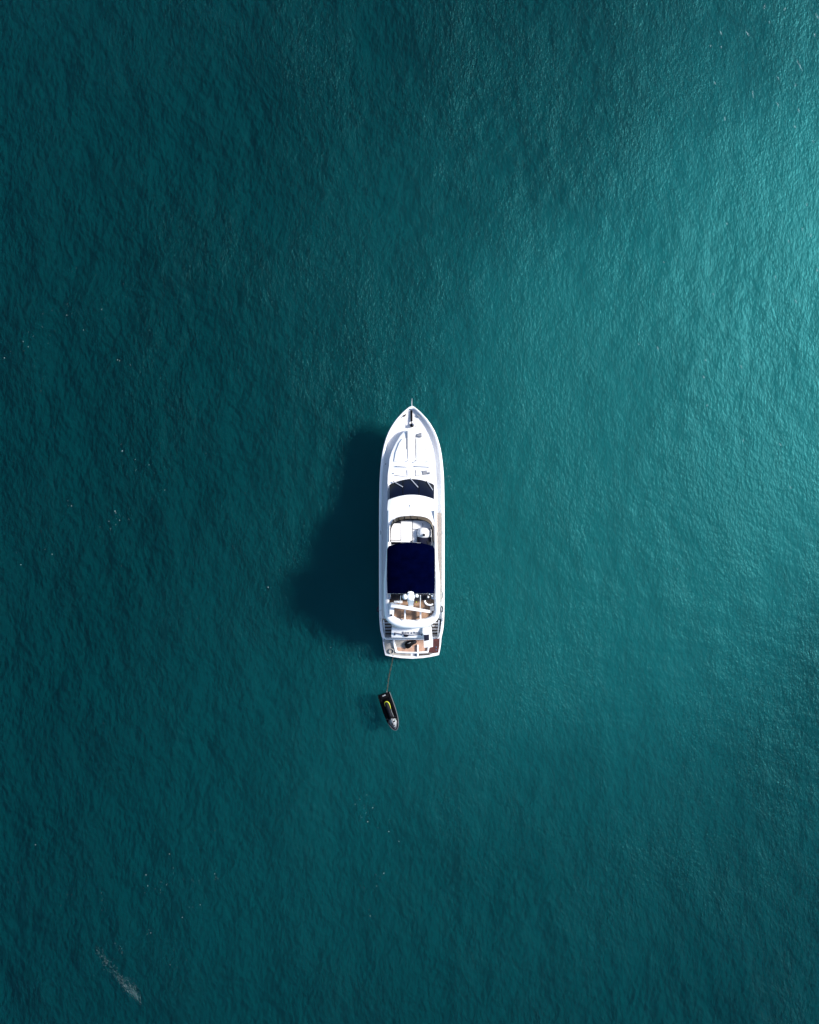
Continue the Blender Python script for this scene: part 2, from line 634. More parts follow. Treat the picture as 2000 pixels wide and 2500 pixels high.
def spline(pts, n=8, closed=False):
    """Catmull-Rom through the points."""
    P = [Vector(p) for p in pts]
    m = len(P)
    out = []
    for i in range(m if closed else m - 1):
        if closed:
            a, b, c, d = P[(i - 1) % m], P[i], P[(i + 1) % m], P[(i + 2) % m]
        else:
            a, b, c, d = P[max(i - 1, 0)], P[i], P[i + 1], P[min(i + 2, m - 1)]
        for k in range(n):
            t = k / n
            out.append(tuple(0.5 * ((2 * b) + (c - a) * t + (2 * a - 5 * b + 4 * c - d) * t * t + (3 * b - a - 3 * c + d) * t ** 3)))
    if not closed:
        out.append(tuple(P[-1]))
    return out


def interp(x, tab):
    xs = [t[0] for t in tab]
    ys = [t[1] for t in tab]
    return float(np.interp(x, xs, ys))


# ------------------------------------------------------------------ the motor yacht
yacht = thing('motor_yacht', (YX, YY, 0), 'white motor yacht with navy bimini and teak stern, lying at rest on the green sea', 'yacht')

Z_SHEER = [(-8.2, 1.55), (-2, 1.65), (4, 1.95), (9.2, 2.45)]


def sheer(y):
    return interp(y, Z_SHEER)


# half beam at the gunwale, plan pixels -> metres, from the stern to the stem
beam_px = [(1557, 71.5), (1545, 74.5), (1530, 76.8), (1498, 78.6), (1420, 79), (1340, 79), (1250, 78.9), (1203, 78.4), (1170, 77.5), (1143, 75.8),
           (1110, 72), (1080, 65.5), (1052, 55), (1027, 39.5), (1012, 26.5), (1003, 17.5), (996, 9), (992.5, 4), (991, 0)]
beam = []
for py, w in beam_px:
    z = 1.9
    for _ in range(3):
        y = ly(py, z)
        z = sheer(y)
    beam.append((y, hw(w, z)))
Y_STERN, Y_BOW = beam[0][0], beam[-1][0]
beam_s = spline([(b[1], b[0], 0) for b in beam], 5)
gun_r = [(p[0], p[1]) for p in beam_s]                 # starboard gunwale from the stern to the stem


def gw(y):
    return interp(y, [(p[1], p[0]) for p in gun_r])


# hull shell: levels (height share, width share, stem setback)
levels = [(-1.5, 0.02, 4.2), (-0.55, 0.55, 3.0), (-0.12, 0.83, 1.9), (0.35, 0.90, 1.35), (1.0, 0.955, 0.7), (None, 1.0, 0.0)]
rows = []
for zl, wf, setb in levels:
    r = []
    for x, y in gun_r:
        u = (y - Y_STERN) / (Y_BOW - Y_STERN)
        yy = Y_STERN + u * (Y_BOW - setb - Y_STERN)
        zz = sheer(y) if zl is None else zl + (0.55 * max(0, u - 0.55) ** 2 if zl > 0 else 0.0)
        flare = wf - (1 - wf) * 0.9 * max(0.0, u - 0.5) * 2 * 0.55
        r.append((x * flare, yy, zz))
    rows.append(r)
mb = MB()
star = [list(r) for r in rows]
port = [[(-x, y, z) for x, y, z in r] for r in rows]
full = [p[:0:-1] and (list(p) + [(-a, b, c) for a, b, c in reversed(p[:-1])]) for p in star]
g = mb.grid(full)
# transom and the inside lid under the deck
st = [r[0] for r in star] + [r[0] for r in reversed(port)]
mb.face(st)
Y_WELL = ly(1511, 1.5)


def lid(p):
    return (p[0] * 0.985, p[1], p[2] - 0.32 if p[1] > Y_WELL else 0.42)


nh = len(full[-1]) // 2
mb.grid([full[-1], [lid(p) for p in full[-1]]])
mb.grid([[lid(full[-1][k]) for k in range(nh + 1)], [lid(full[-1][-1 - k]) for k in range(nh + 1)]])
bmesh.ops.remove_doubles(mb.bm, verts=mb.bm.verts, dist=1e-4)
mb.build('hull', 'gelcoat', yacht, angle=50)

# brown-grey rubbing strake under the gunwale
rub = []
for s in (1, -1):
    path = [(s * (x + 0.012), y, sheer(y) - 0.20) for x, y in gun_r[:-3]]
    MB().tube(path, 0.035, 6).build('rub_rail', 'rub', yacht)


def inset(y, d):
    return max(0.0, gw(y) - d)


def rail_path(d, dz, y0=None, y1=None, n=70):
    """Closed path round the bow from the port stern to the starboard stern, set in by d."""
    a = Y_STERN if y0 is None else y0
    b = (Y_BOW - d * 1.25) if y1 is None else y1
    pts = []
    for k in range(n + 1):
        t = k / n
        y = a + (b - a) * (1 - (1 - t) ** 2.2)
        x = inset(y, d) if k < n else 0.0
        pts.append((x, y, sheer(y) + dz))
    return [(-x, y, z) for x, y, z in pts[:-1]] + pts[::-1]


# gunwale cap: a rounded moulding on top of the hull side
mb = MB()
o1 = rail_path(-0.02, 0.0, y1=Y_BOW + 0.02)
i1 = rail_path(0.17, 0.0)
secs = []
for (ax, ay, az), (bx, by, bz) in zip(o1, i1):
    secs.append([(ax, ay, az - 0.07), (ax, ay, az + 0.03), (ax * 0.8 + bx * 0.2, ay * 0.8 + by * 0.2, az + 0.055), (ax * 0.2 + bx * 0.8, ay * 0.2 + by * 0.8, bz + 0.055), (bx, by, bz + 0.03), (bx, by, bz - 0.26)])
vs = mb.grid(secs, close_u=True)
mb.bm.faces.new(vs[0])
mb.bm.faces.new(vs[-1][::-1])
mb.build('gunwale', 'gelcoat', yacht)

# deck inside the gunwale
pts = rail_path(0.165, -0.20, y0=Y_WELL)
mb = MB()
n2 = len(pts) // 2
half_p, half_s = pts[:n2 + 1], pts[n2:][::-1]
rws = []
for (ax, ay, az), (bx, by, bz) in zip(half_p, half_s):
    rws.append([(ax + (bx - ax) * k / 8, ay, az + 0.03 * (1 - (2 * k / 8 - 1) ** 2)) for k in range(9)])
mb.grid(rws)
mb.build('foredeck', 'nonskid', yacht)

# bleached teak on the starboard side deck, aft of the windscreen
for s in (1,):
    mb = MB()
    rws = []
    for k in range(25):
        y = ly(1252, 1.7) + (ly(1470, 1.5) - ly(1252, 1.7)) * k / 24
        a, b = gw(y) - 0.18, gw(y) - 0.80
        rws.append([(s * a, y, sheer(y) - 0.186), (s * b, y, sheer(y) - 0.17)])
    mb.grid(rws)
    mb.build('side_deck', 'teak_pale', yacht)

# raised coachroof on the foredeck
cr = [(1046.5, 5, 2.46, 0), (1048, 14, 2.50, 1.5), (1051, 20, 2.52, 2.5), (1062, 29, 2.55, 3), (1080, 39.5, 2.58, 3), (1100, 49, 2.60, 3), (1117, 54.5, 2.62, 4), (1130, 55.5, 2.63, 6),
      (1148, 58.5, 2.66, 9), (1172, 59.5, 2.72, 13.5)]
rows = [(ly(a, z), hw(b, z), z, hw(c, z)) for a, b, z, c in cr]
MB().arcloft(rows, 21, skirt=1.9, crown=0.05).build('coachroof', 'gelcoat', yacht, angle=35)

# windscreen of the saloon: swept, raked glass between the coachroof and the flybridge brow
w0 = (1169.5, 54.6, 2.76, 13.8)
w1 = (1208.8, 54.2, 3.50, 12.2)
rows = []
for k in range(7):
    t = k / 6
    a, b, z, c = [w0[i] + (w1[i] - w0[i]) * t for i in range(4)]
    rows.append((ly(a, z), hw(b, z), z + 0.07 * math.sin(math.pi * t), hw(c, z)))
glass_rows = rows
ws = MB().arcloft(rows, 25, thick=0.06, crown=0.03).build('windscreen', 'glass', yacht, angle=35)


def on_glass(px, py):
    """Height of the windscreen under a plan point."""
    s = (px - AX) / 54.5
    t = (py - 13.2 * s * s - 1169.5) / 39.3
    t = min(max(t, 0), 1)
    return 2.76 + 0.74 * t + 0.07 * math.sin(math.pi * t) + 0.03 * (1 - s * s)


for px in (984.2, 1023.4):
    pth = []
    for k in range(7):
        py = 1170.5 + 13 * ((px - AX) / 54.5) ** 2 + 37.5 * k / 6
        z = on_glass(px, py) + 0.008
        pth.append(plan(px, py, z))
    MB().tube(pth, 0.022, 6).build('mullion', 'black', ws)
for (x0, y0, x1, y1) in ((505, 378, 683, 482), (838, 318, 992, 490), (1172, 372, 1287, 546)):
    ax, ay = 900 + x0 / 8.2143, 1130 + y0 / 8.2143
    bx, by = 900 + x1 / 8.2143, 1130 + y1 / 8.2143
    pth = []
    for k in range(7):
        px, py = ax + (bx - ax) * k / 6, ay + (by - ay) * k / 6
        pth.append(plan(px, py, on_glass(px, py) + 0.075))
    wp = MB().tube(pth, 0.034, 6).build('wiper', 'wiper', ws)
    MB().ball(pth[0], (0.09, 0.09, 0.07), 10, 6).build('wiper_pivot', 'black', wp)

# saloon walls under the flybridge, with a long dark side window each
mb = MB()
out = []
for py, w in ((1182, 57.5), (1200, 58.5), (1260, 58.5), (1340, 59), (1420, 60), (1490, 60)):
    out.append((hw(w, 2.4), ly(py, 2.4)))
outl = out + [(-x, y) for x, y in reversed(out)]
MB().prism(outl, 1.3, lambda x, y: 2.74 + 0.42 * min(1, max(0, (ly(1182, 2.4) - y) / 0.9))).build('saloon_wall', 'gelcoat', yacht)
for s in (1, -1):
    mb = MB()
    y0, y1 = ly(1250, 2.6), ly(1440, 2.6)
    w = hw(59.2, 2.4)
    mb.prism([(s * (w + 0.012), y0), (s * (w + 0.03), y1), (s * (w - 0.05), y1), (s * (w - 0.05), y0)],
             lambda x, y: 2.30, lambda x, y: 2.78)
    mb.build('side_window', 'glass', yacht)

# brow between windscreen and flybridge
br = [(1208.0, 57.2, 3.52, 12.2), (1212, 58.5, 3.60, 13), (1222, 59.5, 3.70, 16), (1236, 60, 3.82, 20), (1250, 60, 3.94, 24), (1258.5, 59.5, 4.0, 30)]
rows = [(ly(a, z), hw(b, z), z, hw(c, z)) for a, b, z, c in br]
MB().arcloft(rows, 25, skirt=3.05, crown=0.06).build('flybridge_brow', 'gelcoat', yacht, angle=35)
hb = MB()
hb.tube([q(2, 838, 905, 3.93), q(2, 838, 830, 3.90)], 0.022, 8)
hb.tube([q(2, 856, 905, 3.93), q(2, 856, 840, 3.90)], 0.018, 8)
hb.build('horn', 'steel', yacht)

# flybridge floor slab: white forward, teak aft
ZF = 3.30
fo = [(1246, 59.6), (1262, 60), (1300, 61), (1340, 62.5), (1380, 65.5), (1415, 69), (1450, 69.6), (1480, 69.6), (1500, 68.2), (1512, 65), (1522, 57), (1530, 44), (1535.5, 26), (1537.5, 0)]
outer_r = [(p[0], p[1]) for p in spline([(hw(w, ZF + 0.5), ly(py, ZF + 0.5), 0) for py, w in fo], 6)]
fi = [(1246, 53), (1262, 53), (1300, 53.4), (1340, 53.6), (1380, 54), (1415, 54.5), (1450, 55), (1480, 55.3), (1494, 54.6), (1502, 51), (1508, 44), (1512.5, 33), (1515.5, 18), (1516.5, 0)]
inner_r = [(p[0], p[1]) for p in spline([(hw(w, ZF + 0.6), ly(py, ZF + 0.6), 0) for py, w in fi], 6)]
outl = outer_r + [(-x, y) for x, y in reversed(outer_r[:-1])]
MB().prism(outl, 2.98, ZF).build('flybridge_floor', 'gelcoat', yacht, bevel=0.03)
# coaming round the flybridge
oo = [(x * 0.995, y) for x, y in outer_r] + [(-x * 0.995, y) for x, y in reversed(outer_r[:-1])]
ii = list(inner_r) + [(-x, y) for x, y in reversed(inner_r[:-1])]
mb = MB()
secs = []
for (ax, ay), (bx, by) in zip(oo, ii):
    zt = 4.0 - 0.45 * min(1, max(0, (ly(1450, 3.8) - ay) / 1.9)) ** 1.3
    mid = lambda t: (ax + (bx - ax) * t, ay + (by - ay) * t)
    secs.append([(ax, ay, ZF + 0.003), (*mid(0.06), zt - 0.16), (*mid(0.24), zt - 0.03), (*mid(0.55), zt), (*mid(0.9), zt - 0.03), (bx, by, zt - 0.1), (bx, by, ZF + 0.003)])
vs = mb.grid(secs, close_u=True)
mb.bm.faces.new(vs[0])
mb.bm.faces.new(vs[-1][::-1])
mb.build('flybridge_coaming', 'gelcoat', yacht, angle=60)
# teak on the after flybridge deck
tk = [(x * 0.985, y + 0.02) for x, y in inner_r if y < ly(1440, ZF)]
outl = tk + [(-x, y) for x, y in reversed(tk[:-1])]
MB().prism(outl, ZF - 0.02, ZF + 0.014).build('flybridge_teak', 'teak', yacht, smooth=False)

# smoked wind deflector round the front of the flybridge
base = [(-53.4, 1322), (-53.6, 1300), (-53.0, 1287), (-49.5, 1275), (-43.5, 1268), (-34, 1262.5), (-18, 1258.6), (0, 1257.6)]
topp = [(-51.9, 1322), (-51.6, 1300), (-50.3, 1290), (-46.5, 1281.5), (-41, 1276), (-32, 1271.3), (-17, 1267.8), (0, 1267)]
def mirror(l):
    return l + [(-a, b) for a, b in reversed(l[:-1])]
b_s = spline([(a, b, 0) for a, b in mirror(base)], 5)
t_s = spline([(a, b, 0) for a, b in mirror(topp)], 5)
mb = MB()
secs = []
for (a, b, _), (c, d, _) in zip(b_s, t_s):
    p0 = plan(AX + a, b, 4.0)
    p1 = plan(AX + c, d, 4.34)
    secs.append([p0, p1, (p1[0] * 0.996, p1[1] - 0.012, p1[2]), (p0[0] * 0.996, p0[1] - 0.012, p0[2])])
vs = mb.grid(secs, close_u=True)
mb.bm.faces.new(vs[0])
mb.bm.faces.new(vs[-1][::-1])
wd = mb.build('wind_deflector', 'plexi', yacht)
mb = MB().tube([(p[1][0], p[1][1], p[1][2] + 0.005) for p in secs], 0.014, 6)
mb.build('deflector_trim', 'black', wd)
for (a, b) in ((495, 1135), (605, 1088), (720, 1060), (850, 1050), (980, 1060), (1098, 1090), (1203, 1135)):
    p = q(2, a, b, 4.02)
    p = (p[0], p[1], 3.98)
    MB().tube([p, (p[0] * 0.97, p[1] - 0.22, 4.33)], 0.022, 6).build('deflector_post', 'black', wd)
# black tube drawing the dark shadow gap below the deflector
mb = MB()
pth = [(plan(AX + c * 1.0, d + 1.2, 3.75)) for (c, d, _) in t_s]
mb.tube(pth, 0.035, 6)
mb.build('shadow_gap', 'black', wd)

# flybridge interior: pads forward, console and helm seat to starboard
ZP = 3.90
pads = [((425, 640), (1215, 1545)), ((648, 874), (1165, 1560)), ((886, 1245), (1160, 1330))]
def pad_outline(xa, xb, ya, yb, nseg=10):
    pts = []
    for k in range(nseg + 1):
        x = xa + (xb - xa) * k / nseg
        s = (x - 866) / 435
        top = max(ya, 1138 + 150 * abs(s) ** 3.2)
        pts.append((x, top))
    return pts + [(xb, yb), (xa, yb)]
for (xa, xb), (ya, yb) in pads:
    o_ = [q(2, x, y, ZP)[:2] for x, y in pad_outline(xa, xb, ya, yb)]
    MB().prism(o_, ZF - 0.01, ZP).build('lounge_pad', 'cushion', yacht, bevel=0.03)
o_ = [q(2, x, y, ZF)[:2] for x, y in ((886, 1335), (965, 1335), (965, 1600), (886, 1600))]
MB().prism(o_, ZF - 0.02, 3.84).build('walkway', 'gelcoat', yacht)
# moulding round the helm
o_ = [q(2, x, y, 3.86)[:2] for x, y in ((975, 1335), (1262, 1335), (1276, 1480), (1284, 1655), (1266, 1655), (1262, 1490), (975, 1490))]
MB().prism(o_, ZF - 0.01, 3.86).build('helm_moulding', 'gelcoat', yacht, bevel=0.02)
# seat back on the port side
MB().box(q(2, 642, 1573, 3.8), (1.36, 0.11, 0.36), rz=R(-0.5)).build('seat_back', 'cushion', yacht, bevel=0.035)
MB().box(q(2, 428, 1620, 3.7), (0.16, 0.36, 0.4)).build('side_locker', 'gelcoat', yacht, bevel=0.03)
MB().box(q(2, 645, 1608, 3.5), (1.45, 0.16, 0.3)).build('bench_base', 'black', yacht, bevel=0.02)
# helm console: a rounded pod
mb = MB()
cen = q(2, 1118, 1405, 3.75)
for ring_ in ((1.0, 3.28), (0.99, 3.72), (0.93, 3.95), (0.78, 4.12), (0.5, 4.22)):
    pass
rws = []
for sc_, z in ((1.0, 3.28), (1.0, 3.75), (0.95, 3.98), (0.82, 4.13), (0.55, 4.21), (0.02, 4.24)):
    r = []
    for k in range(32):
        a = 2 * math.pi * k / 32
        ca, sa = math.cos(a), math.sin(a)
        ex = (abs(ca) ** 0.75) * (1 if ca > 0 else -1) * 0.515 * sc_
        ey = (abs(sa) ** 0.75) * (1 if sa > 0 else -1) * (0.42 if sa > 0 else 0.40) * sc_
        r.append((cen[0] + ex, cen[1] + ey, z))
    rws.append(r)
vs = mb.grid(rws, close_u=True)
mb.bm.faces.new(vs[0][::-1])
mb.bm.faces.new(vs[-1])
hc = mb.build('helm_console', 'gelcoat', yacht, angle=60)
mb = MB().cyl(q(2, 1112, 1446, 4.26), 0.085, 0.12)
mb.build('compass', 'black', hc, bevel=0.02)
mb = MB().tube([q(2, 1080, 1215, 4.0), q(2, 1090, 1235, 3.98), q(2, 1092, 1285, 3.96)], 0.025, 8)
mb.build('grab_handle', 'grey', hc)
# helm seat under a navy cover
mb = MB()
rws = []
cen = q(2, 1117, 1575, 3.9)
for sc_, z in ((1.0, 3.32), (1.02, 3.8), (0.98, 4.0), (0.86, 4.1), (0.5, 4.13), (0.02, 4.13)):
    r = []
    for k in range(32):
        a = 2 * math.pi * k / 32
        ca, sa = math.cos(a), math.sin(a)
        r.append((cen[0] + (abs(ca) ** 0.6) * (1 if ca > 0 else -1) * 0.505 * sc_, cen[1] + (abs(sa) ** 0.7) * (1 if sa > 0 else -1) * 0.37 * sc_, z))
    rws.append(r)
vs = mb.grid(rws, close_u=True)
mb.bm.faces.new(vs[0][::-1])
mb.bm.faces.new(vs[-1])
hs = mb.build('helm_seat', 'navy_cover', yacht, angle=60)
MB().box(q(2, 1205, 1600, 4.13), (0.20, 0.26, 0.06), rz=R(18)).build('cover_patch', 'charcoal', hs, bevel=0.02)

# navy bimini on its frame
ZB = 5.55
bim = [(945.8, 1342), (946.5, 1336.5), (951, 1331.5), (965, 1327.5), (1003, 1325.6), (1040, 1327.8), (1054, 1331.5), (1060, 1336.5), (1060.8, 1342),
       (1061.3, 1380), (1060.6, 1430), (1059.4, 1449.5), (1005, 1447), (947.6, 1449.5), (946.6, 1430), (945.6, 1380)]
rws = []
nn = 16
for k in range(nn + 1):
    t = k / nn
    py = 1326 + (1449 - 1326) * t
    if py < 1342:
        f = (1342 - py) / 16.4
        wl = 57.6 * (1 - 0.62 * f ** 3.2)
    else:
        wl = 57.6 + 0.4 * math.sin(math.pi * (py - 1342) / 108) - 0.9 * max(0, (py - 1420) / 30)
    r = []
    for i in range(21):
        s = -1 + 2 * i / 20
        z = ZB - 0.20 * s * s - 0.10 * s ** 8 - 0.14 * max(0, 1 - t * 7) ** 2 - 0.05 * max(0, (t - 0.9) * 10) + 0.018 * abs(math.sin(3 * math.pi * t))
        p = plan(1003.4 + s * wl, py - 1.5 * (1 - s * s) * max(0, 1 - t * 4), z)
        r.append(p)
    rws.append(r)
mb = MB()
mb.grid(rws, flip=True)
mb.grid([[(x * 0.998, y, z - 0.025) for x, y, z in r] for r in rws])
bi = mb.build('bimini', 'navy', yacht, angle=80)
for t_ in (0.34, 0.67):
    r = rws[int(round(t_ * nn))]
    MB().tube([(x, y, z + 0.004) for x, y, z in r[1:-1]], 0.016, 6).build('canvas_seam', 'navy', bi)
for s in (1, -1):
    MB().tube([(r[10 + s * 10][0], r[10 + s * 10][1], r[10 + s * 10][2]) for r in rws], 0.022, 6).build('edge_piping', 'navy', bi)
for t_ in (0.03, 0.35, 0.66, 0.985):
    r = rws[int(round(t_ * nn))]
    MB().tube([(x, y, z - 0.05) for x, y, z in r], 0.02, 6).build('bimini_hoop', 'steel', bi)
for s in (1, -1):
    for (pa, pb) in ((1345, 1395), (1395, 1395), (1440, 1402)):
        a = plan(1003.4 + s * 56, pa, 5.2)
        b = plan(AX + s * 57, pb, 3.95)
        MB().tube([a, b], 0.018, 6).build('bimini_leg', 'steel', bi)
    c = plan(1003.4 + s * 52.5, 1456, 4.1)
    br_ = MB().box(c, (0.16, 0.34, 0.14)).box((c[0] + s * 0.06, c[1] - 0.15, c[2] + 0.03), (0.14, 0.10, 0.22)).ball((c[0] - s * 0.05, c[1] + 0.05, c[2] + 0.1), (0.12, 0.12, 0.12), 10, 6)
    br_.build('bimini_bracket', 'steel', bi, bevel=0.015)
mb = MB().tube([q(3, 440, 1240, 4.9), q(3, 445, 1217, 5.2), q(3, 700, 1215, 5.22), q(3, 1000, 1215, 5.22), q(3, 1205, 1217, 5.2), q(3, 1228, 1245, 4.9)], 0.028, 8)
mb.build('after_hoop', 'gelcoat', bi)

# charcoal bench across the flybridge, just aft of the bimini
for xa, xb in ((445, 606), (614, 1030), (1036, 1232)):
    o_ = [q(3, x, y, 3.72)[:2] for x, y in ((xa, 1225), (xb, 1225), (xb, 1358), (xa, 1358))]
    MB().prism(o_, ZF + 0.02, 3.72).build('bench_cushion', 'charcoal', yacht, bevel=0.03)

# mast with radar and satellite domes
mast = MB()
key = [(782, 1240), (784, 1205), (805, 1187), (845, 1180), (885, 1187), (908, 1205), (912, 1240), (912, 1370), (898, 1450), (884, 1497), (868, 1502), (825, 1502), (808, 1495), (796, 1450), (780, 1370)]
def mz(y):
    return 5.6 - 1.6 * max(0, (y - 1330) / 175)
pt = [q(3, x, y, mz(y)) for x, y in key]
hole = [(803, 1245), (808, 1222), (845, 1212), (880, 1222), (885, 1245), (885, 1290), (885, 1330), (880, 1350), (860, 1356), (845, 1357), (825, 1356), (812, 1350), (806, 1330), (803, 1300), (803, 1270)]
ph = [q(3, x, y, mz(y)) for x, y in hole]
for dz, fl in ((0.0, False), (-0.12, True)):
    pass
to = [mast.bm.verts.new(p) for p in pt]
ti = [mast.bm.verts.new(p) for p in ph]
lo_ = [mast.bm.verts.new((p[0], p[1], p[2] - 0.14)) for p in pt]
li_ = [mast.bm.verts.new((p[0], p[1], p[2] - 0.14)) for p in ph]
n_ = len(pt)
for k in range(n_):
    k2 = (k + 1) % n_
    mast.bm.faces.new((to[k], to[k2], ti[k2], ti[k]))
    mast.bm.faces.new((lo_[k], li_[k], li_[k2], lo_[k2]))
    mast.bm.faces.new((to[k], lo_[k], lo_[k2], to[k2]))
    mast.bm.faces.new((ti[k], ti[k2], li_[k2], li_[k]))
ma = mast.build('radar_mast', 'gelcoat', yacht, smooth=False)
MB().tube([q(3, 835, 1470, 4.25), q(3, 835, 1475, 3.3)], 0.12, 10).tube([q(3, 870, 1470, 4.25), q(3, 870, 1475, 3.3)], 0.10, 10).build('mast_foot', 'gelcoat', ma)
MB().tube([q(3, 700, 1300, 5.57), q(3, 990, 1262, 5.57)], 0.05, 8).build('cross_arm', 'gelcoat', ma)
c = q(3, 844, 1290, 5.77)
MB().cyl((c[0], c[1], 5.68), 0.29, 0.18, 0.27).ball((c[0], c[1], 5.77), (0.54, 0.54, 0.2)).build('radar_dome', 'gelcoat', ma)
c = q(3, 730, 1292, 5.75)
MB().cyl((c[0], c[1], 5.60), 0.17, 0.2).ball((c[0], c[1], 5.71), (0.37, 0.37, 0.40)).build('satellite_dome', 'gelcoat', ma)
c = q(3, 965, 1268, 5.7)
MB().cyl((c[0], c[1], 5.59), 0.09, 0.2).ball((c[0], c[1], 5.71), (0.25, 0.25, 0.2)).build('satellite_dome', 'gelcoat', ma)
c = q(3, 1000, 1300, 5.6)
MB().cyl((c[0] - 0.05, c[1] + 0.05, 5.60), 0.05, 0.2).build('gps_antenna', 'gelcoat', ma)
c = q(3, 1196, 1297, 4.9)
MB().cyl((c[0], c[1], 4.3), 0.025, 1.0).ball((c[0], c[1], 4.85), (0.14, 0.14, 0.12)).build('anchor_light', 'gelcoat', ma)
MB().tube([q(3, 648, 1268, 5.45), q(3, 636, 1370, 4.5), q(3, 624, 1478, 3.75)], 0.024, 8).build('whip_antenna', 'gelcoat', ma)
MB().tube([q(3, 1040, 1262, 5.5), q(3, 1036, 1410, 4.5), q(3, 1032, 1560, 3.7)], 0.030, 8).build('whip_antenna', 'gelcoat', ma)
c = q(3, 955, 1395, 4.0)
MB().ball(c, (0.10, 0.08, 0.1), 10, 6).build('life_light', 'ski_yellow', ma)

# small locker, curved rail, crane, chocks on the after flybridge
MB().box(q(3, 594, 1390, 3.9), (0.60, 0.15, 0.5)).build('wet_locker', 'gelcoat', yacht, bevel=0.03)
MB().tube(spline([q(3, 1126, 1362, 3.95), q(3, 1140, 1410, 3.95), q(3, 1185, 1445, 3.95), q(3, 1245, 1452, 3.95), q(3, 1292, 1432, 3.95)], 5), 0.065, 8).build('curved_rail', 'gelcoat', yacht)
for y in (1500, 1545):
    MB().box(q(3, 1270, y, 3.6), (0.28, 0.16, 0.3), rz=R(12)).build('deck_box', 'grey', yacht, bevel=0.02)
col_o = [q(3, x, y, 3.95)[:2] for x, y in ((415, 1430), (440, 1414), (490, 1414), (515, 1430), (512, 1560), (506, 1660), (480, 1700), (440, 1690), (418, 1640))]
cr_ = MB().prism(col_o, ZF - 0.01, 3.95).build('crane_base', 'gelcoat', yacht, bevel=0.04)
a, b = Vector(q(3, 448, 1462, 4.42)), Vector(q(3, 1232, 1590, 4.30))
d = (b - a)
an = math.atan2(d.y, d.x)
nrm = Vector((-math.sin(an), math.cos(an), 0))
MB().prism([tuple((a + nrm * 0.15)[:2]), tuple((a - nrm * 0.15)[:2]), tuple((b - nrm * 0.09)[:2]), tuple((b + nrm * 0.09)[:2])], 4.12, 4.34).build('crane_boom', 'gelcoat', cr_, bevel=0.03)
MB().cyl((a.x + 0.08, a.y, 4.05), 0.17, 0.3).build('crane_pivot', 'gelcoat', cr_, bevel=0.02)
MB().box((b.x + 0.02, b.y - 0.02, 4.2), (0.18, 0.13, 0.14), rz=an).tube([(b.x + 0.06, b.y, 4.2), (b.x + 0.06, b.y - 0.04, 3.9)], 0.03, 6).build('crane_hook', 'grey', cr_, bevel=0.015)
MB().ball(q(4, 458, 592, 4.0), (0.17, 0.15, 0.12), 12, 8).build('crane_winch', 'black', cr_)
for x in (730, 1042):
    pa, pb = q(4, x - 2, 488, 3.75), q(4, x + 2, 690, 3.75)
    MB().box(((pa[0] + pb[0]) / 2, (pa[1] + pb[1]) / 2, 3.62), (0.115, abs(pb[1] - pa[1]), 0.18)).build('tender_chock', 'gelcoat', yacht, bevel=0.02)
    MB().cyl(((pa[0] + pb[0]) / 2, pb[1] + 0.2, 3.42), 0.05, 0.25).build('chock_foot', 'gelcoat', yacht)

# ------------------------------------------------------------------ foredeck fittings
ZC = 2.66
for (xa, xb, ya, yb) in ((640, 762, 905, 1365), (782, 936, 745, 1365), (954, 1120, 905, 1365)):
    if xb < 770:
        o_ = [(xa - 130, yb), (xa - 95, 1180), (xa - 20, 990), (xa + 45, ya), (xb, ya), (xb, yb)]
    elif xa > 950:
        o_ = [(xa, ya), (xb - 45, ya), (xb + 10, 990), (xb + 75, 1180), (xb + 110, yb), (xa, yb)]
    else:
        o_ = [(xa, ya), (xb, ya), (xb, yb), (xa, yb)]
    o_ = [q(1, x, y, 2.74)[:2] for x, y in o_]
    MB().prism(o_, 2.55, lambda x, y: 2.70 + 0.015 * math.sin(x * 3)).build('sun_pad', 'cushion', yacht, bevel=0.025)
for x, ya, yb in ((771, 755, 1360), (945, 755, 1360)):
    pa, pb = q(1, x, ya, 2.64), q(1, x, yb, 2.70)
    MB().box(((pa[0] + pb[0]) / 2, (pa[1] + pb[1]) / 2, 2.655), (0.035, abs(pa[1] - pb[1]), 0.03)).build('pad_seam', 'seam', yacht)
MB().box(q(1, 768, 1010, 2.715), (0.045, 0.78, 0.03)).build('pad_strap', 'grey', yacht, bevel=0.01)
# head rest aft of the pads and the step before the windscreen
for xa, xb, s in ((560, 800, -1), (930, 1260, 1)):
    o_ = [q(1, x, y, 2.78)[:2] for x, y in ((xa, 1452), (xa + 10, 1466), (xb, 1476), (xb, 1462), ((xa + xb) / 2 + 40 * s, 1448))]
    MB().prism(o_, 2.6, 2.84).build('head_rest', 'cushion', yacht, bevel=0.02)
for pts_ in ([(528, 1640), (640, 1660), (780, 1680)], [(945, 1648), (1060, 1640), (1180, 1622)]):
    MB().tube(spline([q(1, x, y, 2.74) for x, y in pts_], 5), 0.02, 6).build('hatch_trim', 'grey', yacht)
for x in (775, 943):
    MB().tube([q(1, x, 1540, 2.735), q(1, x, 1665, 2.745)], 0.018, 6).build('hatch_hinge', 'seam', yacht)
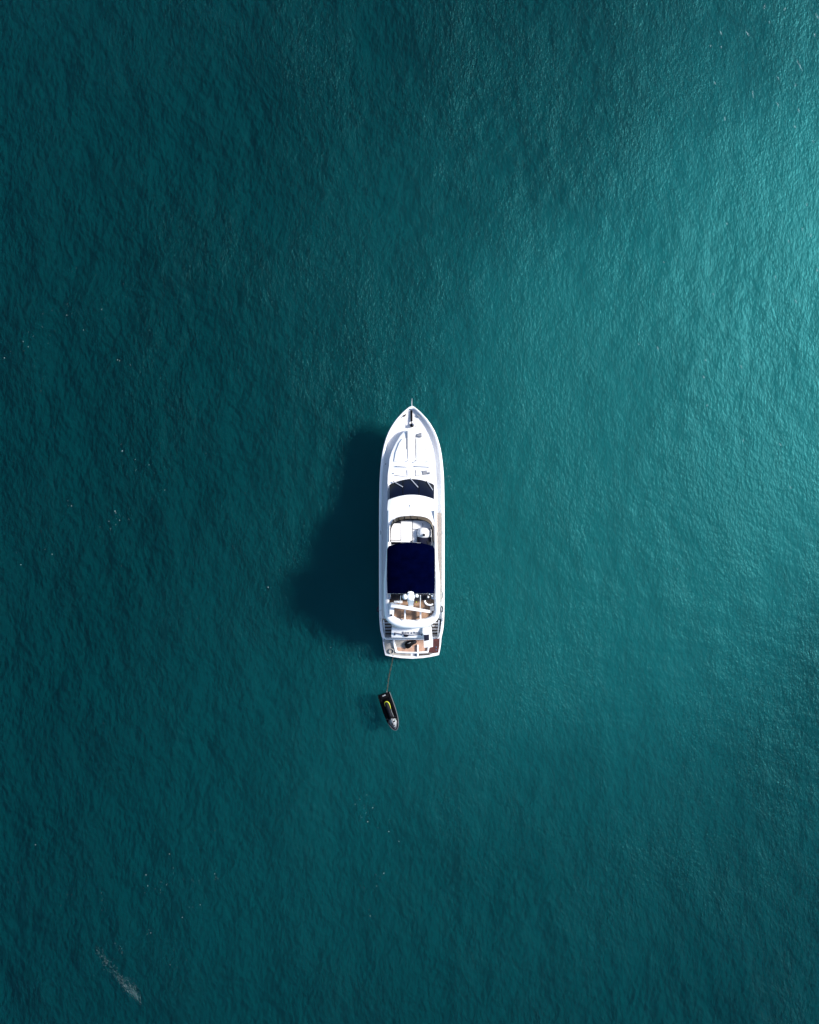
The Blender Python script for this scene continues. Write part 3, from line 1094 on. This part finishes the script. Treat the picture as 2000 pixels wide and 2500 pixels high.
# grey wedge drawing a locker lid's cast shadow, and a dark deck fitting
for (pts_, nm) in (([(955, 858), (1012, 800), (1066, 786), (1072, 884)], 'lid_shadow'), ([(1068, 1556), (1170, 1546), (1184, 1620), (1082, 1632)], 'deck_fitting')):
    o_ = [q(1, x, y, 2.68)[:2] for x, y in pts_]
    h_ = MB().prism(o_, 2.5, 2.745).build(nm, 'grey', yacht, bevel=0.015)
    cx = sum(p[0] for p in o_) / 4
    cy = sum(p[1] for p in o_) / 4
    MB().prism([(cx + (x - cx) * 0.8, cy + (y - cy) * 0.8) for x, y in o_], 2.7, 2.757).build('grey_inset', 'grey', h_)
c = q(1, 1215, 1602, 2.75)
MB().cyl((c[0], c[1], 2.72), 0.085, 0.14).build('deck_vent', 'grey', yacht, bevel=0.03)
for x, y, r in ((505, 1606, 0.04), (345, 1420, 0.04), (742, 636, 0.03), (938, 672, 0.035), (975, 634, 0.03), (1145, 1131, 0.03), (1178, 1372, 0.035), (773, 1356, 0.035), (947, 1352, 0.04), (905, 1383, 0.03)):
    c = q(1, x, y, 2.2)
    zz = 2.73 if (y > 1100 and x > 480) else (sheer(c[1]) - 0.17)
    c = q(1, x, y, zz)
    MB().cyl((c[0], c[1], zz), r, 0.05, seg=12).build('deck_filler', 'grey', yacht)
# anchor gear: roller slot, chain, windlass
pa, pb = q(1, 858, 342, 2.3), q(1, 866, 560, 2.25)
ag = MB().box(((pa[0] + pb[0]) / 2, (pa[1] + pb[1]) / 2, 2.275), (0.145, abs(pa[1] - pb[1]), 0.09), rz=R(1)).build('anchor_roller', 'black', yacht, bevel=0.02)
mb = MB()
p0, p1 = Vector(q(1, 858, 350, 2.34)), Vector(q(1, 868, 640, 2.30))
for k in range(22):
    c = p0.lerp(p1, (k + 0.5) / 22)
    mb.box(c, (0.07 if k % 2 else 0.03, 0.075, 0.03 if k % 2 else 0.07))
mb.build('anchor_chain', 'black', ag, bevel=0.008)
c = q(1, 872, 640, 2.3)
MB().cyl((c[0], c[1], 2.30), 0.15, 0.22, 0.11).build('windlass', 'black', ag, bevel=0.02)
MB().cyl((c[0] + 0.07, c[1] + 0.03, 2.43), 0.07, 0.08).build('windlass_drum', 'steel', ag, bevel=0.015)
for (x0, y0, x1, y1), m_ in (((703, 466, 742, 430), 'black'), ((980, 444, 1020, 472), 'grey')):
    pa, pb = Vector(q(1, x0, y0, 2.3)), Vector(q(1, x1, y1, 2.3))
    d = (pb - pa).normalized() * 0.03
    MB().tube([pa - d, pb + d], 0.045, 8).tube([pa.lerp(pb, .3), pa.lerp(pb, .3) - Vector((0, 0, .12))], 0.02, 6).tube([pa.lerp(pb, .7), pa.lerp(pb, .7) - Vector((0, 0, .12))], 0.02, 6).build('cleat', m_, yacht)
# stemhead jackstaff
MB().tube([q(1, 866, 262, 2.50), q(1, 868, 170, 2.75), q(1, 874, 105, 3.0)], [0.026, 0.020, 0.010], 8).build('jackstaff', 'gelcoat', yacht)
# ------------------------------------------------------------------ stern: stairs, transom, swim platform
ZS = 0.52
tr_o = [(463, 838), (1265, 838), (1262, 1000), (1258, 1050), (860, 1052), (455, 1045)]
tr = MB().prism([q(4, x, y, 2.6)[:2] for x, y in tr_o], 0.3, lambda x, y: 2.70 - 0.25 * min(1, max(0, (ly(1536, 2.6) - y) / 0.75))).build('transom', 'gelcoat', yacht, bevel=0.03)
MB().tube([q(4, 462, 1014, 2.50), q(4, 700, 1034, 2.46), q(4, 1092, 1046, 2.45)], 0.022, 6).build('garage_seam', 'grey', tr)
rl = MB().tube(spline([q(4, 515, 946, 2.72), q(4, 640, 966, 2.71), q(4, 760, 984, 2.71), q(4, 900, 988, 2.71), q(4, 1085, 972, 2.72)], 5), 0.030, 8)
rl.tube([q(4, 525, 946, 2.72), q(4, 527, 988, 2.55)], 0.05, 8).tube([q(4, 658, 970, 2.71), q(4, 658, 990, 2.52)], 0.03, 8).tube([q(4, 1062, 974, 2.71), q(4, 1065, 998, 2.52)], 0.03, 8)
rl = rl.build('transom_rail', 'letter', tr)
c = q(4, 752, 1004, 2.6)
MB().ball((c[0], c[1], 2.56), (0.37, 0.19, 0.2), 16, 10).build('stern_lamp', 'black', tr)


def text_mesh(s, size):
    cu = bpy.data.curves.new('glyph', 'FONT')
    cu.body = s
    cu.size = size
    cu.extrude = 0.006
    cu.offset = 0.004
    ob = bpy.data.objects.new('glyph', cu)
    COL.objects.link(ob)
    dg = bpy.context.evaluated_depsgraph_get()
    me = bpy.data.meshes.new_from_object(ob.evaluated_get(dg))
    bpy.data.objects.remove(ob)
    bpy.data.curves.remove(cu)
    return me


x0, y0 = q(4, 680, 964, 2.6)[:2]
x1 = q(4, 1040, 964, 2.6)[0]
cur = 0.0
words = [[], [], []]
for w_i, s, sz in ((0, 'R', 0.235), (0, 'OCK', 0.185), (1, ' & ', 0.185), (2, 'R', 0.235), (2, 'OLL', 0.185)):
    for ch in s:
        if ch == ' ':
            cur += 0.07
            continue
        me = text_mesh(ch, sz)
        xs = [v.co.x for v in me.vertices]
        words[w_i].append((me, cur - min(xs)))
        cur += max(xs) - min(xs) + 0.026
k = (x1 - x0) / cur
for w_ in words:
    mb = MB()
    for me, dx in w_:
        n0 = len(mb.bm.verts)
        mb.bm.from_mesh(me)
        mb.bm.verts.ensure_lookup_table()
        for v in mb.bm.verts[n0:]:
            v.co = Vector(((v.co.x + dx) * k + x0, v.co.y + y0, v.co.z))
        bpy.data.meshes.remove(me)
    for v in mb.bm.verts:
        v.co.z += 2.70 - 0.25 * min(1, max(0, (ly(1536, 2.6) - v.co.y) / 0.75)) + 0.012
    mb.build('name_lettering', 'letter', tr, smooth=False)

for side, xa, xb, xi in (('port', 308, 462, 340), ('starboard', 1268, 1402, 1390)):
    s_ = MB()
    nst = 6
    base_ = None
    for k in range(nst):
        y_a = 690 + (1058 - 690) * k / nst
        y_b = 690 + (1058 - 690) * (k + 1) / nst
        z = 1.45 - (1.45 - 0.62) * k / (nst - 1)
        pa, pb = q(4, xa, y_a, z), q(4, xb, y_b, z)
        cx, cy = (pa[0] + pb[0]) / 2, (pa[1] + pb[1]) / 2
        w_, d_ = abs(pb[0] - pa[0]), abs(pa[1] - pb[1])
        st_ = MB().box((cx, cy, z - 0.2), (w_, d_, 0.38)).build('stair_step', 'gelcoat', yacht, bevel=0.01)
        MB().box((cx, cy + 0.022, z + 0.0), (w_ * 0.96, d_ * 0.72, 0.026)).build('tread', 'teak_dark', st_, smooth=False)
for s, xo in ((-1, 300), (1, 1414)):
    pa, pb = q(4, xo, 690, 1.5), q(4, xo + (30 if s < 0 else -20), 1060, 0.9)
    MB().prism([(pa[0] - 0.05, pa[1]), (pa[0] + 0.05, pa[1]), (pb[0] + 0.05, pb[1]), (pb[0] - 0.05, pb[1])], 0.5, lambda x, y: 0.95 + 0.62 * (y - pb[1]) / (pa[1] - pb[1])).build('stair_side', 'gelcoat', yacht, bevel=0.02)

# swim platform with a white border and teak panels
pl = [(278, 1042), (290, 1180), (312, 1300), (335, 1396), (480, 1428), (650, 1452), (875, 1465), (1100, 1450), (1270, 1424), (1412, 1390), (1438, 1270), (1455, 1150), (1462, 1040)]
plm = [q(4, x, y, ZS)[:2] for x, y in pl]
sp_ = MB().prism(plm, 0.12, ZS).build('swim_platform', 'gelcoat', yacht, bevel=0.03)
panels = [
    ('teak_grey', [(306, 1082), (486, 1082), (505, 1200), (530, 1320), (560, 1352), (850, 1362), (848, 1410), (640, 1402), (480, 1388), (362, 1364), (328, 1262)]),
    ('teak_grey', [(522, 1082), (740, 1082), (800, 1140), (870, 1230), (880, 1234), (560, 1230), (540, 1160)]),  # shadow across the middle panel, laid in as grey teak
    ('teak_pink', [(742, 1082), (1105, 1082), (1112, 1240), (1180, 1245), (1172, 1312), (1002, 1326), (962, 1326), (600, 1318), (575, 1290), (562, 1234), (882, 1236), (805, 1138)]),
    ('grey', [(884, 1364), (962, 1364), (962, 1410), (884, 1410)]),  # plain bluish grey panel
    ('teak_red', [(1294, 1070), (1428, 1044), (1424, 1200), (1398, 1340), (1296, 1356), (1200, 1346), (1222, 1240), (1292, 1224)]),
    ('teak_dark', [(1004, 1362), (1196, 1350), (1290, 1360), (1200, 1394), (1004, 1408)]),
]
for m_, pts_ in panels:
    mb = MB()
    o_ = [q(4, x, y, ZS)[:2] for x, y in pts_]
    mb.prism(o_, ZS - 0.03, ZS + 0.006)
    bmesh.ops.triangulate(mb.bm, faces=[f for f in mb.bm.faces if len(f.verts) > 4])
    mb.build('teak_panel' if m_ != 'grey' else 'grey_panel', m_, sp_, smooth=False)
# low white rails of the tender cradle on the platform
for pts_ in ([(492, 1075), (515, 1200), (548, 1328)], [(548, 1328), (760, 1340), (985, 1342), (1185, 1322)], [(1185, 1322), (1200, 1250), (1208, 1225)], [(985, 1190), (985, 1405)], [(335, 1068), (700, 1072), (1110, 1068)]):
    MB().tube([q(4, x, y, ZS + 0.10) for x, y in pts_], 0.062, 8).build('cradle_rail', 'gelcoat', sp_)
    for x, y in (pts_[0], pts_[-1]):
        c = q(4, x, y, ZS + 0.04)
        MB().cyl((c[0], c[1], ZS + 0.04), 0.05, 0.09, seg=10).build('rail_foot', 'gelcoat', sp_)
for x, y in ((320, 1098), (462, 1120)):
    c = q(4, x, y, ZS + 0.1)
    MB().cyl((c[0], c[1], ZS + 0.10), 0.085, 0.2).ball((c[0], c[1], ZS + 0.2), (0.2, 0.2, 0.08), 12, 6).build('mooring_post', 'grey', sp_)
for x, y in ((1355, 1230), (1356, 1285)):
    c = q(4, x, y, ZS)
    MB().cyl((c[0], c[1], ZS + 0.02), 0.055, 0.03, seg=12).build('deck_ring', 'steel', sp_)
# hinged white gangway lying over the starboard half of the transom
ga = [(1085, 842), (1262, 832), (1276, 985), (1292, 1226), (1212, 1230), (1120, 1246), (1112, 1110), (1105, 985), (1078, 940)]
gw_ = MB().prism([q(4, x, y, 2.84)[:2] for x, y in ga], 2.76, 2.84).build('gangway', 'gelcoat', yacht, bevel=0.02)
MB().prism([q(4, x, y, 2.86)[:2] for x, y in ((1108, 988), (1214, 978), (1216, 1092), (1116, 1110))], 2.82, 2.857).build('gangway_pad', 'navy_cover', gw_, bevel=0.01)
for hx, hy in ((1240, 870), (1110, 880)):
    MB().cyl((*q(4, hx, hy, 2.7)[:2], 2.7), 0.06, 0.25).build('gangway_hinge', 'steel', gw_)
#, 870, 2.7)[:2], 2.7), 0.06, 0.25).cyl((*q(4, 1110, 880, 2.7)[:2], 2.7), 0.06, 0.25).build('gangway_hinge', 'steel', gw_)

# after side cleats and fairleads
for s in (1, -1):
    for py in (1512, 1300):
        y = ly(py, 1.6)
        x = s * (gw(y) - 0.09)
        z = sheer(y) + 0.10
        MB().tube([(x, y - 0.14, z), (x, y + 0.14, z)], 0.028, 8).tube([(x, y - 0.05, z), (x, y - 0.05, z - 0.08)], 0.02, 6).tube([(x, y + 0.05, z), (x, y + 0.05, z - 0.08)], 0.02, 6).build('cleat', 'steel', yacht)


# ------------------------------------------------------------------ loose gear on the yacht
def at(n, x, y, z):
    p = q(n, x, y, z)
    return (p[0] + YX, p[1] + YY, z)


def coil(name, loc, label, mat, r, turns, cord, squash=1.0, cat='rope coil', group=None):
    t = []
    for k in range(int(turns * 16)):
        a = 2 * math.pi * k / 16
        rr = r * (1 - 0.10 * (k / (turns * 16)) + 0.05 * math.sin(a * 1.7 + k))
        t.append((rr * math.cos(a), squash * rr * math.sin(a), cord + 0.018 * (k / 16) + 0.006 * math.sin(a * 3)))
    o = MB().tube(t, cord, 6).build(name, mat)
    o.location = loc
    o['label'] = label
    o['category'] = cat
    if group:
        o['group'] = group
    return o


lo = at(4, 458, 1312, ZS + 0.008)
coil('rope_coil', lo, 'pale round rope coil on the grey teak corner of the swim platform', 'rope_white', 0.20, 5, 0.018)
lo = at(4, 1468, 470, sheer(ly(1487, 1.55)) + 0.062)
coil('rope_coil', lo, 'black rope coil heaped on the starboard gunwale beside the flybridge', 'rope_black', 0.11, 5, 0.02, 2.0)
lo = at(3, 1476, 1250, sheer(ly(1452, 1.55)) + 0.062)
coil('rope_coil', lo, 'greyish white rope coil on the starboard gunwale, just ahead of the black one', 'rope_white', 0.10, 4, 0.022, 2.6)

# black bag on the swim platform
bx = at(4, 838, 1155, ZS + 0.0065)
bag = thing('duffel_bag', bx, 'black duffel bag with a pale handle lying on the swim platform', 'bag', rz=R(16))
rws = []
for u, w, h, yo in ((-0.44, 0.05, 0.10, -0.06), (-0.42, 0.16, 0.20, -0.06), (-0.30, 0.25, 0.30, -0.05), (-0.12, 0.26, 0.32, -0.02), (0.06, 0.22, 0.29, 0.02), (0.22, 0.17, 0.23, 0.03), (0.40, 0.13, 0.18, 0.02), (0.50, 0.06, 0.10, 0.01)):
    r = []
    for k in range(16):
        a = 2 * math.pi * k / 16
        z = 0.5 * h + 0.5 * h * math.sin(a)
        r.append((u, yo + w * math.cos(a) * (1 + 0.06 * math.sin(5 * u * 9 + k)), max(0.0, z)))
    rws.append(r)
mb = MB()
vs = mb.grid(rws, close_u=True)
mb.bm.faces.new(vs[0][::-1])
mb.bm.faces.new(vs[-1])
bb = mb.build('bag_body', 'black', bag, angle=70)
MB().tube(spline([(-0.20, 0.09, 0.27), (-0.14, 0.10, 0.36), (-0.02, 0.11, 0.36), (0.06, 0.10, 0.25)], 5), 0.022, 6).build('handle', 'grey', bag)
MB().ball((0.30, 0.03, 0.12), (0.30, 0.23, 0.21), 16, 10).build('end_pocket', 'charcoal', bag)

# navy fender over the port rail
fy = ly(1489, 1.5)
fx = -gw(fy)
fe = thing('fender', (fx - 0.10 + YX, fy + YY, 1.05), 'navy blue fender hanging over the port side of the yacht', 'fender')
prof = [(0.02, -0.34), (0.09, -0.31), (0.13, -0.22), (0.14, 0.0), (0.14, 0.16), (0.12, 0.28), (0.07, 0.34), (0.04, 0.40)]
rws = [[(r * math.cos(2 * math.pi * k / 16), r * 1.55 * math.sin(2 * math.pi * k / 16), z) for k in range(16)] for r, z in prof]
mb = MB()
vs = mb.grid(rws, close_u=True)
mb.bm.faces.new(vs[0][::-1])
mb.bm.faces.new(vs[-1])
mb.build('fender_body', 'navy_cover', fe, angle=70)
MB().tube(spline([(0.0, 0.0, 0.36), (0.03, 0.0, 0.55), (0.14, 0.0, 0.625), (0.30, 0.02, 0.60)], 5), 0.014, 6).build('lanyard', 'rope_white', fe)

# ------------------------------------------------------------------ jet ski on its tow rope
ZJ = 0.45


def wz(px, py, z, k=9.8):
    """Plan point of the jet ski's close view, world metres."""
    s = (CAM_H - z) / FPX
    return Vector(((880 + px / k - 1000) * s, (1250 - 1580 - py / k) * s, z))


js, jb = wz(555, 1112, ZJ), wz(852, 1990, ZJ)
jl = (jb - js).length
jc = (js + jb) / 2
ang = math.atan2((jb - js).y, (jb - js).x)
ski = thing('jet_ski', (jc.x, jc.y, 0), 'black jet ski with yellow seat trim and white hood, tied behind the yacht', 'jet ski', rz=ang)
# local frame: +X to the bow, +Y to its port side
HL = jl / 2
wid = [(-HL, 0.40), (-HL + 0.05, 0.445), (-HL + 0.4, 0.465), (-0.5, 0.475), (0.0, 0.47), (0.5, 0.44), (0.85, 0.385), (1.12, 0.30), (1.32, 0.19), (HL - 0.05, 0.085), (HL, 0.0)]
half = spline([(a, b, 0) for a, b in wid], 5)
levels = [(-0.18, 0.25, 0.9), (0.0, 0.72, 0.94), (0.16, 0.95, 0.98), (0.30, 1.03, 1.0), (0.37, 0.97, 0.99)]
rws = []
for z, wf, lf in levels:
    r = [(x * lf, y * wf, z + 0.10 * max(0, x / HL) ** 3) for x, y, _ in half]
    rws.append(r + [(x, -y, z_) for x, y, z_ in reversed(r[:-1])])
mb = MB()
mb.grid(rws)
mb.face(rws[0])
mb.face([r[0] for r in rws] + [r[-1] for r in reversed(rws)])
mb.face(rws[-1])
bmesh.ops.remove_doubles(mb.bm, verts=mb.bm.verts, dist=1e-4)
mb.build('ski_hull', 'ski_black', ski, angle=50)
# silver bond rail along the port gunwale and round the bow, darker on the other side
def gun(sgn, x0, x1, off=0.0):
    pts_ = [(x, sgn * (y + off), 0.365 + 0.10 * max(0, x / HL) ** 3) for x, y, _ in half if x0 <= x <= x1]
    return pts_
MB().tube(gun(1, -HL + 0.02, HL), 0.038, 8).build('gunwale_trim', 'ski_grey', ski)
MB().tube(gun(-1, 0.75, HL), 0.034, 8).build('gunwale_trim', 'ski_grey', ski)
MB().tube(gun(-1, -HL + 0.02, 0.80), 0.030, 8).build('gunwale_trim', 'ski_black', ski)
# raised bow deck
rws = []
for x, w, z in ((0.55, 0.30, 0.44), (0.72, 0.335, 0.47), (0.95, 0.30, 0.50), (1.15, 0.22, 0.50), (1.30, 0.12, 0.49), (1.38, 0.03, 0.48)):
    rws.append([(x, w * math.cos(math.pi * k / 10), 0.36 + (z - 0.36) * math.sin(math.pi * k / 10)) for k in range(11)])
MB().grid(rws)
mb = MB()
mb.grid(rws)
mb.build('bow_deck', 'ski_grey', ski)
rws = []
for x, w, z in ((0.50, 0.10, 0.62), (0.58, 0.20, 0.68), (0.75, 0.235, 0.68), (0.95, 0.20, 0.63), (1.10, 0.13, 0.58), (1.17, 0.05, 0.54)):
    rws.append([(x, 0.015 + w * math.cos(math.pi * k / 10), 0.40 + (z - 0.40) * math.sin(math.pi * k / 10)) for k in range(11)])
mb = MB()
mb.grid(rws)
ho = mb.build('hood', 'ski_white', ski)
MB().box((0.86, -0.09, 0.652), (0.20, 0.10, 0.03), rz=R(-12)).build('hood_vent', 'black', ho, bevel=0.01)
MB().box((0.72, 0.11, 0.675), (0.11, 0.13, 0.03), rz=R(15)).build('hood_vent', 'black', ho, bevel=0.01)
MB().box((1.02, 0.0, 0.625), (0.05, 0.20, 0.03)).build('hood_stripe', 'black', ho, bevel=0.01)
# footwells
for s in (1, -1):
    MB().box((-0.25, s * 0.34, 0.384), (1.6, 0.13, 0.02)).build('foot_well', 'black', ski, bevel=0.01)
# stern deck and swim mat
MB().box((-HL + 0.20, 0, 0.385), (0.34, 0.68, 0.03)).build('boarding_mat', 'black', ski, bevel=0.012)
MB().box((-HL + 0.16, -0.02, 0.408), (0.085, 0.25, 0.016), rz=R(4)).build('registration_sticker', 'ski_white', ski, bevel=0.005)
MB().tube([(-HL - 0.02, 0.22, 0.36), (-HL - 0.04, 0.26, 0.39), (-HL - 0.02, 0.30, 0.36)], 0.016, 6).build('tow_eye', 'steel', ski)
# seat: long saddle with a yellow rim at the back
def saddle(tab, name, mat, parent):
    rws_ = []
    for x, w, z0, z1 in tab:
        r = []
        for k in range(13):
            a = math.pi * k / 12
            r.append((x, w * math.cos(a), z0 + (z1 - z0) * math.sin(a) ** 0.7))
        rws_.append(r)
    m_ = MB()
    vs_ = m_.grid(rws_)
    m_.bm.faces.new(vs_[0])
    m_.bm.faces.new(vs_[-1][::-1])
    return m_.build(name, mat, parent, angle=60)
saddle([(-0.98, 0.06, 0.37, 0.50), (-0.94, 0.13, 0.37, 0.56), (-0.80, 0.19, 0.37, 0.60), (-0.55, 0.205, 0.37, 0.60), (-0.2, 0.19, 0.37, 0.58), (0.1, 0.18, 0.37, 0.58), (0.35, 0.19, 0.37, 0.60), (0.56, 0.20, 0.37, 0.60)], 'seat_base', 'ski_black', ski)
se = saddle([(-0.86, 0.04, 0.55, 0.66), (-0.82, 0.10, 0.55, 0.72), (-0.65, 0.135, 0.55, 0.75), (-0.35, 0.135, 0.55, 0.73), (-0.1, 0.115, 0.55, 0.70), (0.2, 0.12, 0.55, 0.72), (0.38, 0.09, 0.55, 0.74)], 'seat', 'ski_seat', ski)
rim = spline([(-0.22, 0.165, 0.625), (-0.45, 0.185, 0.635), (-0.68, 0.175, 0.635), (-0.82, 0.11, 0.63), (-0.87, 0.0, 0.63), (-0.82, -0.11, 0.63), (-0.72, -0.155, 0.625), (-0.55, -0.165, 0.62)], 6)
nrm_ = len(rim)
MB().tube(rim, [0.015 + 0.020 * math.sin(math.pi * min(1, (k / nrm_) * 1.15)) for k in range(nrm_)], 8).build('yellow_trim', 'ski_yellow', se)
MB().tube(spline([(-0.25, 0.165, 0.62), (-0.02, 0.15, 0.62), (0.2, 0.17, 0.64), (0.36, 0.18, 0.66)], 5), 0.036, 8).build('side_trim', 'ski_grey', se)
# steering column and bars
hb_ = MB().tube([(0.50, 0, 0.62), (0.42, 0, 0.86)], [0.10, 0.07], 10).ball((0.40, 0, 0.90), (0.22, 0.20, 0.10), 14, 8).build('steering_pad', 'black', ski)
MB().tube(spline([(0.34, -0.36, 0.90), (0.38, -0.18, 0.92), (0.40, 0, 0.92), (0.38, 0.18, 0.92), (0.34, 0.36, 0.90)], 4), 0.02, 8).build('handlebar', 'black', hb_)
for s in (1, -1):
    MB().tube([(0.345, s * 0.25, 0.91), (0.32, s * 0.40, 0.895)], 0.03, 8).build('grip', 'ski_seat', hb_)
    MB().ball((0.66, s * 0.33, 0.66), (0.10, 0.13, 0.10), 12, 8).build('mirror', 'black' if s > 0 else 'ski_seat', ski)
MB().box((0.44, 0.03, 0.945), (0.10, 0.13, 0.02), rx=R(5)).build('display', 'ski_white', hb_, bevel=0.008)

# tow rope: two weathered strands from the swim platform, sagging into the water
eye = Matrix.Rotation(ang, 4, 'Z') @ Vector((-HL - 0.04, 0.26, 0.39))
E_ = Vector((jc.x + eye.x, jc.y + eye.y, 0.39))
S_ = Vector(at(4, 492, 1400, ZS + 0.03))
mb = MB()
for ph, sp in ((0.0, 0.030), (math.pi, 0.030)):
    pth = []
    NT = 64
    for k in range(NT + 1):
        t = k / NT
        p = S_.lerp(E_, t)
        p.z -= 0.42 * math.sin(math.pi * t) ** 0.8 * (1 if t < 0.999 else 0)
        p.z = max(p.z, float(sea_z(p.x, p.y)) + 0.012)
        a = ph + t * 22
        p.x += sp * math.cos(a) + 0.02 * math.sin(2.4 * math.pi * t)
        p.z += sp * 0.5 * math.sin(a)
        pth.append(p)
    mb.tube(pth, 0.012, 6)
to_ = mb.build('tow_rope', 'rope')
to_['label'] = 'brown twisted tow rope running from the swim platform to the jet ski'
to_['category'] = 'rope'

# ------------------------------------------------------------------ flecks and wisps of froth, and sun glints drawn as flecks
def build_foam_and_glints():
    rng = np.random.default_rng(5)
    spots = []

    def fleck(px, py, r):
        s = CAM_H / FPX
        spots.append(((px - 1000) * s, (1250 - py) * s, r))

    def cluster(px, py, n, spread, r0=0.022, r1=0.05, ang=0.0, asp=1.0):
        for _ in range((n + 1) // 2 if r0 > 0.02 else (2 * n + 2) // 3):
            a, b = rng.normal(0, spread), rng.normal(0, spread * asp)
            fleck(px + a * math.cos(ang) - b * math.sin(ang), py + a * math.sin(ang) + b * math.cos(ang), r0 * 0.5 + (r1 * 0.8 - r0 * 0.5) * rng.random() ** 3)

    for px, py, n, sp in ((172, 755, 9, 9), (140, 768, 4, 20), (110, 820, 9, 22), (85, 830, 5, 14), (30, 862, 5, 16), (90, 910, 5, 18), (205, 795, 2, 8), (290, 880, 4, 9), (318, 896, 2, 6),
                          (350, 1140, 7, 15), (300, 1085, 5, 12), (290, 1262, 13, 14), (270, 1285, 9, 12), (160, 1230, 6, 8), (40, 1370, 4, 14), (110, 1370, 3, 16), (300, 1385, 4, 12),
                          (390, 1215, 4, 20), (680, 1410, 5, 26), (620, 1350, 3, 20), (250, 700, 3, 30), (800, 1600, 3, 20)):
        cluster(px, py, n, sp)
    for px, py, n, sp in ((350, 2150, 9, 16), (395, 2155, 12, 14), (480, 2152, 7, 10), (530, 2143, 6, 6), (430, 2120, 5, 20), (165, 2180, 3, 6), (470, 2212, 6, 22), (370, 2277, 5, 7), (430, 2345, 9, 22), (270, 2190, 4, 16),
                          (880, 1965, 8, 18), (905, 2000, 10, 16), (945, 2010, 6, 14), (925, 2140, 8, 14), (870, 2175, 5, 12), (895, 2225, 4, 12), (1005, 1700, 3, 30), (1655, 1388, 1, 1), (960, 2080, 4, 20), (150, 2050, 3, 40), (1280, 895, 1, 1)):
        cluster(px, py, n, sp, 0.018, 0.042)
    # broken wisp lower left: dense streak of tiny bubbles
    for (x0, y0, x1, y1, n, w) in ((290, 2386, 342, 2438, 230, 10), (304, 2404, 336, 2434, 90, 5), (255, 2340, 300, 2396, 80, 9), (236, 2316, 262, 2352, 34, 6), (285, 2300, 300, 2330, 14, 6),
                                   (1082, 1118, 1092, 1150, 12, 2), (1088, 1142, 1104, 1188, 18, 2), (1092, 1170, 1104, 1200, 8, 3)):
        for _ in range(n):
            t = rng.random()
            t = t - 0.06 * math.sin(t * 31)
            fleck(x0 + (x1 - x0) * t + rng.normal(0, w) * math.sin(math.pi * min(1, t + 0.12)), y0 + (y1 - y0) * t + rng.normal(0, w * 0.7), rng.uniform(0.005, 0.013))
    # whitecaps and sun glints, both drawn as white flecks, upper right
    for px, py, ln, an in ((1866, 18, 12, 100), (1916, 22, 9, 110), (1996, 40, 18, 60), (1990, 85, 9, 100), (1760, 80, 12, 70), (1825, 82, 16, 55), (1878, 55, 6, 90), (1952, 160, 30, 62), (1838, 230, 18, 85), (1900, 192, 9, 60),
                           (1745, 202, 8, 60), (1770, 290, 12, 85), (1898, 255, 14, 65), (1950, 270, 12, 70), (1940, 310, 7, 60), (1985, 345, 7, 60), (1941, 208, 7, 100), (1735, 112, 4, 90), (1761, 115, 5, 90),
                           (1943, 736, 9, 65), (1893, 675, 6, 75), (1958, 560, 6, 80), (1980, 575, 8, 80), (1775, 545, 5, 80), (1925, 590, 6, 75), (1810, 895, 9, 60), (1718, 920, 8, 60), (1726, 990, 6, 60), (1905, 1085, 6, 60),
                           (1606, 850, 10, 70), (1815, 1075, 4, 70), (1560, 840, 4, 70), (1995, 660, 8, 80), (1970, 500, 6, 80), (1930, 1190, 6, 60), (1620, 640, 3, 70), (1742, 718, 5, 70), (1722, 880, 3, 60)):
        n = int(ln * 1.3) + 2
        a = R(an)
        for k in range(n):
            t = (k + rng.random()) / n - 0.5
            fleck(px + t * ln * math.cos(a) + rng.normal(0, 0.8), py + t * ln * math.sin(a) + rng.normal(0, 0.8), rng.uniform(0.010, 0.028) * (1.1 - abs(t)))
    # loose single bubbles
    for _ in range(40):
        fleck(rng.uniform(0, 900), rng.uniform(600, 2500), rng.uniform(0.006, 0.014))
    bm = bmesh.new()
    for x, y, r in spots:
        z = float(sea_z(x, y)) + 0.004
        n = 7
        ph = rng.random() * 6.28
        st = 1 + rng.random() * 0.8
        th = rng.random() * 3.14
        ring_ = []
        for k in range(n):
            a = ph + 2 * math.pi * k / n
            rr = r * rng.uniform(0.6, 1.15)
            u, v = rr * math.cos(a) * st, rr * math.sin(a)
            ring_.append(bm.verts.new((x + u * math.cos(th) - v * math.sin(th), y + u * math.sin(th) + v * math.cos(th), z)))
        c = bm.verts.new((x, y, z + r * 0.45))
        d = bm.verts.new((x, y, z - 0.03))
        for k in range(n):
            bm.faces.new((ring_[k], ring_[(k + 1) % n], c))
            bm.faces.new((ring_[(k + 1) % n], ring_[k], d))
    me = bpy.data.meshes.new('foam_and_glints')
    bm.to_mesh(me)
    bm.free()
    me.materials.append(M['foam_and_glints'])
    o = bpy.data.objects.new('foam_and_glints', me)
    COL.objects.link(o)
    o['kind'] = 'stuff'


build_foam_and_glints()
